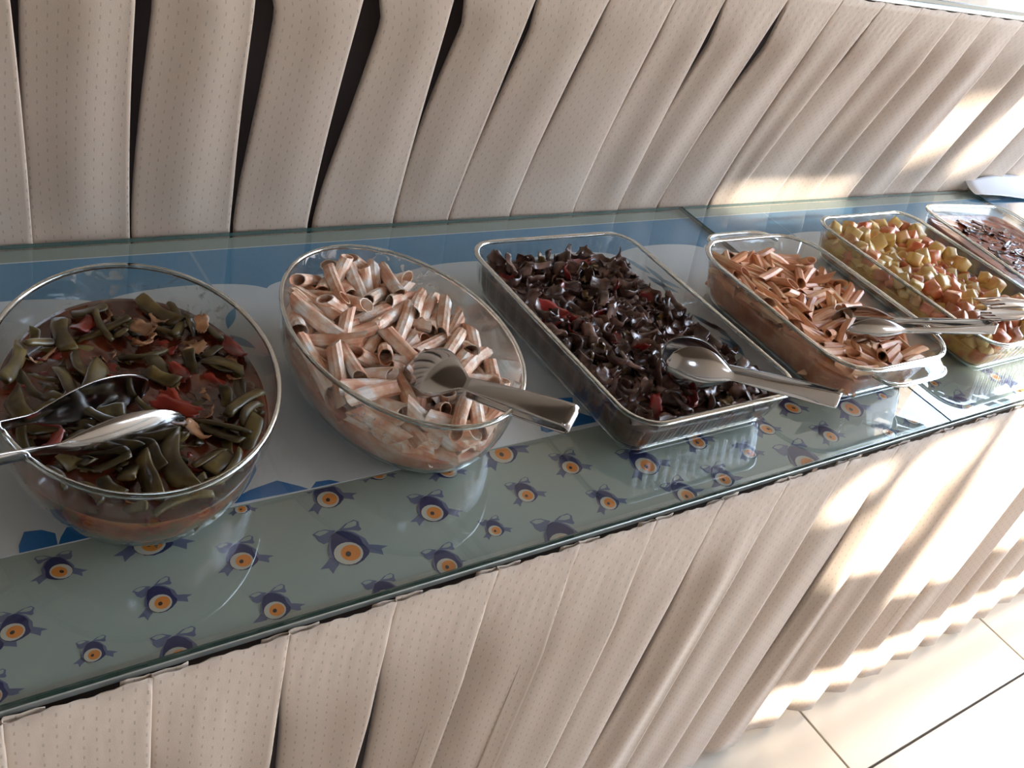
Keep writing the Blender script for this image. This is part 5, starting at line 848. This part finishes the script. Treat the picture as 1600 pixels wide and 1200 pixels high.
bm_ = [bean_mesh('green_bean', .038, .0165, .0050, M_bean, b_, s) for s, b_ in enumerate((0, .003, -.005))]+[bean_mesh('green_bean', .042, .0085, .0055, M_bean, .007, 13), bean_mesh('green_bean', .036, .0120, .0045, M_bean, -.003, 14), bean_mesh('green_bean', .038, .0100, .0060, M_bean, .004, 9), bean_mesh('green_bean', .036, .0075, .0055, M_bean, -.006, 10)]
tm = [flap_mesh('tomato', .022, .015, .005, M_tomato, .9, s, .3) for s in range(3)]
om = [flap_mesh('onion', .020, .012, .0025, M_onion, 1.1, 20+s, .3) for s in range(3)]
def pick1():
    q = random.random()
    if q < .80: return ('green_bean_piece', random.choice(bm_), .036, 'green bean pieces in the stew', 'olive cut green bean piece in the oval stew bowl', 'vegetable', random.uniform(.6, 1.1))
    if q < .91: return ('tomato_chunk', random.choice(tm), .030, 'tomato chunks in the bean stew', 'red tomato chunk among the green beans', 'vegetable', random.uniform(.8, 1.2))
    return ('onion_piece', random.choice(om), .030, 'onion pieces in the bean stew', 'pale stewed onion piece among the green beans', 'vegetable', random.uniform(.8, 1.3))
scatter(1, BEAN_DATA, pick1, .7, .0098)
wall_pieces(1, 40, .012, .036, .003, lambda: (lambda p: p[:3]+('vegetables pressed against the glass of the bean bowl', 'stewed vegetable piece pressed against the side glass of the bean bowl', 'vegetable', .8))(pick1()), 5)
mm_ = [flap_mesh('mushroom', .029, .018, .0044, M_mush, c_, 40+s, .3) for s, c_ in enumerate((.5, 1.2, 1.6, .9, .7, 1.9))]
pp = [flap_mesh('pepper', .030, .017, .0035, M_pepper, .6, 60+s, .2) for s in range(2)]
gb = [flap_mesh('onion_bit', .018, .010, .003, M_greenbit, 1.0, 70+s, .3) for s in range(2)]
def pick3():
    q = random.random()
    if q < .84: return ('mushroom_slice', random.choice(mm_), .024, 'mushroom slices in the tray', 'dark brown cooked mushroom slice in the glass tray', 'mushroom', random.uniform(.85, 1.25))
    if q < .92: return ('red_pepper_piece', random.choice(pp), .024, 'red pepper pieces in the mushroom tray', 'red pepper piece among the dark mushrooms', 'vegetable', random.uniform(.7, 1.05))
    return ('onion_piece', random.choice(gb), .024, 'onion pieces in the mushroom tray', 'yellowish onion piece among the dark mushrooms', 'vegetable', random.uniform(.8, 1.2))
scatter(3, MUSH_DATA, pick3, 1.3)
dm = [dice_mesh('potato', .0108, M_potato, s) for s in range(5)]; dr_ = [dice_mesh('potato_red', .0108, M_potatored, 30+s) for s in range(3)]
def pick5():
    if random.random() < .56: return ('potato_cube', random.choice(dm), 0, 'potato cubes in the fluted tray', 'yellow diced potato cube in the fluted glass tray', 'potato', random.uniform(.8, 1.15))
    return ('potato_cube', random.choice(dr_), 0, 'tomato-coated potato cubes in the fluted tray', 'orange tomato-coated potato cube in the fluted glass tray', 'potato', random.uniform(.8, 1.15))
scatter(5, POTATO_DATA, pick5)
em = [flap_mesh('eggplant', .052, .009, .0022, M_egg, c_, 80+s, .25) for s, c_ in enumerate((.25, .4, .15, .5))]
loc, rz = POSE[6]
for k in range(90):
    while True:
        x, y = random.uniform(-.09, .09), random.uniform(-.145, .145)
        if random.random() < .35+.65*(abs(x) < .07 and abs(y) < .12): break
    o = link('eggplant_strip', random.choice(em)); q = Matrix.Rotation(rz, 4, 'Z') @ Vector((x, y, 0))
    o.location = (loc[0]+q.x, loc[1]+q.y, .0390+random.uniform(0, .0025)); o.rotation_euler = (random.uniform(-.2, .2), random.uniform(-.08, .08), random.uniform(0, 2*PI)); s = random.uniform(.4, 1.0); o.scale = (s, s*1.1, s)
    tag(o, 'dark glossy eggplant strip in the sauce of the far right tray', 'vegetable', 'eggplant strips in the far right tray')

# ------------------------------------------------------------------ serving tongs
def tongs(name, label, E, T, openv, spread, headw=.040, gap0=.013, kinds=('spoon', 'spoon'), hw=.0175, neck=.0085):
    E = Vector(E); T = Vector(T); d = T-E; L = d.length; d.normalize()
    ov = Vector(openv); ov = (ov-d*ov.dot(d)).normalized(); W = d.cross(ov).normalized()
    t = thing(name, label, 'tongs', tuple(E))
    ns_, nt_ = 44, 11; th = .0011
    def width(s, kind):
        if s < .62:
            q = s/.62; return hw*.5*(1-q**1.8)+neck*.5*q**1.8
        q = (s-.62)/.38
        if kind == 'fork': return neck*.5+(headw*.5-neck*.5)*min(1, (q/.35))**.8 if q < .35 else headw*.5*(1-.06*(q-.35))
        m_ = math.sin(PI*min(1, q*.5/.55)) if q < .55 else math.sqrt(max(0, 1-((q-.55)/.45)**2))
        return neck*.5*(1-m_)*(1 if q < .55 else 0)+headw*.5*m_
    for ai, sg in enumerate((1, -1)):
        kind = kinds[ai]; V = []
        for side in (0, 1):
            for j in range(ns_):
                s = j/(ns_-1)
                if j == ns_-1: s = .9995
                g_ = gap0*.5+(spread*.5-gap0*.5)*(s**1.15)
                wv = max(width(s, kind), .0006)
                q = max(0, (s-.62)/.38)
                bowl = .0085*math.sin(PI*min(1, q*1.02))**.8 if kind == 'spoon' else .003*math.sin(PI*q)
                ch = .0022*math.sin(PI*min(1, s/.62)) if s < .62 else 0
                for i in range(nt_):
                    u = -1+2*i/(nt_-1)
                    dep = bowl*(1-u*u)+ch*(1-abs(u)**2.0)
                    V.append(d*(L*s)+W*(wv*u)+ov*sg*(g_+dep+(th if side else 0)))
        n = ns_*nt_; F_ = grid_faces(nt_, ns_)+grid_faces(nt_, ns_, n, False, True)
        if kind == 'fork':
            keep = []
            for idx, fc in enumerate(F_):
                j = (fc[0] % n)//nt_; i = min(x % nt_ for x in fc)
                if j > ns_*.84 and i in (2, 5, 8-1) and i != 7: continue
                if j > ns_*.84 and i == 7: continue
                keep.append(fc)
            F_ = keep
        for j in range(ns_-1):
            a = j*nt_; b0 = a+nt_; F_.append((a, b0, n+b0, n+a)); a += nt_-1; b0 += nt_-1; F_.append((b0, a, n+a, n+b0))
        for i in range(nt_-1):
            a = (ns_-1)*nt_+i; F_.append((a, a+1, n+a+1, n+a))
        link('arm', mesh('tong_arm', V, F_, M_steel), t)
    V = []; nb = 13
    for side in (0, 1):
        for j in range(nb):
            a = -PI/2+PI*j/(nb-1); r = gap0*.5+(th if side else 0)
            for i in range(5):
                u = -1+2*i/4; V.append(-d*(math.cos(a)*(r*.8))+ov*(math.sin(a)*r)+W*(hw*.5*u)+d*.0006)
    n = nb*5; F_ = grid_faces(5, nb)+grid_faces(5, nb, n, False, True)
    for j in range(nb-1):
        a = j*5; F_.append((a, a+5, n+a+5, n+a)); a += 4; F_.append((a+5, a, n+a, n+a+5))
    link('bend', mesh('tong_bend', V, F_, M_steel), t)
    return t
tongs('serving_tongs', 'steel spoon tongs lying in the green bean stew, handle leaving the picture on the left', (-0.055, 0.105, 0.118), (0.208, 0.196, 0.058), (.1, 1.0, -.02), .050, .046)
tongs('serving_tongs', 'steel serving tongs sunk in the creamy penne, handle over the front rim', (0.502, 0.042, 0.108), (0.436, 0.196, 0.056), (-.35, -.45, .9), .016, .056, hw=.024, neck=.013)
tongs('serving_tongs', 'shiny steel spoon tongs on the mushroom tray, handle past its right corner', (0.862, 0.016, 0.080), (0.711, 0.135, 0.074), (.44, .68, -.22), .040, .048)
tongs('serving_tongs', 'steel spoon tongs lying open across the tomato penne toward the potato tray', (1.237, 0.061, 0.092), (1.040, 0.150, 0.060), (.42, .85, -.12), .040, .036, gap0=.016, hw=.013, neck=.007)
tongs('serving_fork_tongs', 'pale steel fork tongs resting on the diced potatoes at the right', (1.52, 0.045, 0.105), (1.335, 0.125, 0.064), (0.1, .2, 1.0), .018, .046, kinds=('fork', 'fork'))


# ------------------------------------------------------------------ raise the table frame so the floor is at z = 0
for o in list(C.objects):
    if o.parent is None and o is not cam and o is not so: o.matrix_world = Matrix.Translation((0, 0, H)) @ (o.matrix_world if False else Matrix.LocRotScale(o.location, o.rotation_euler, o.scale))
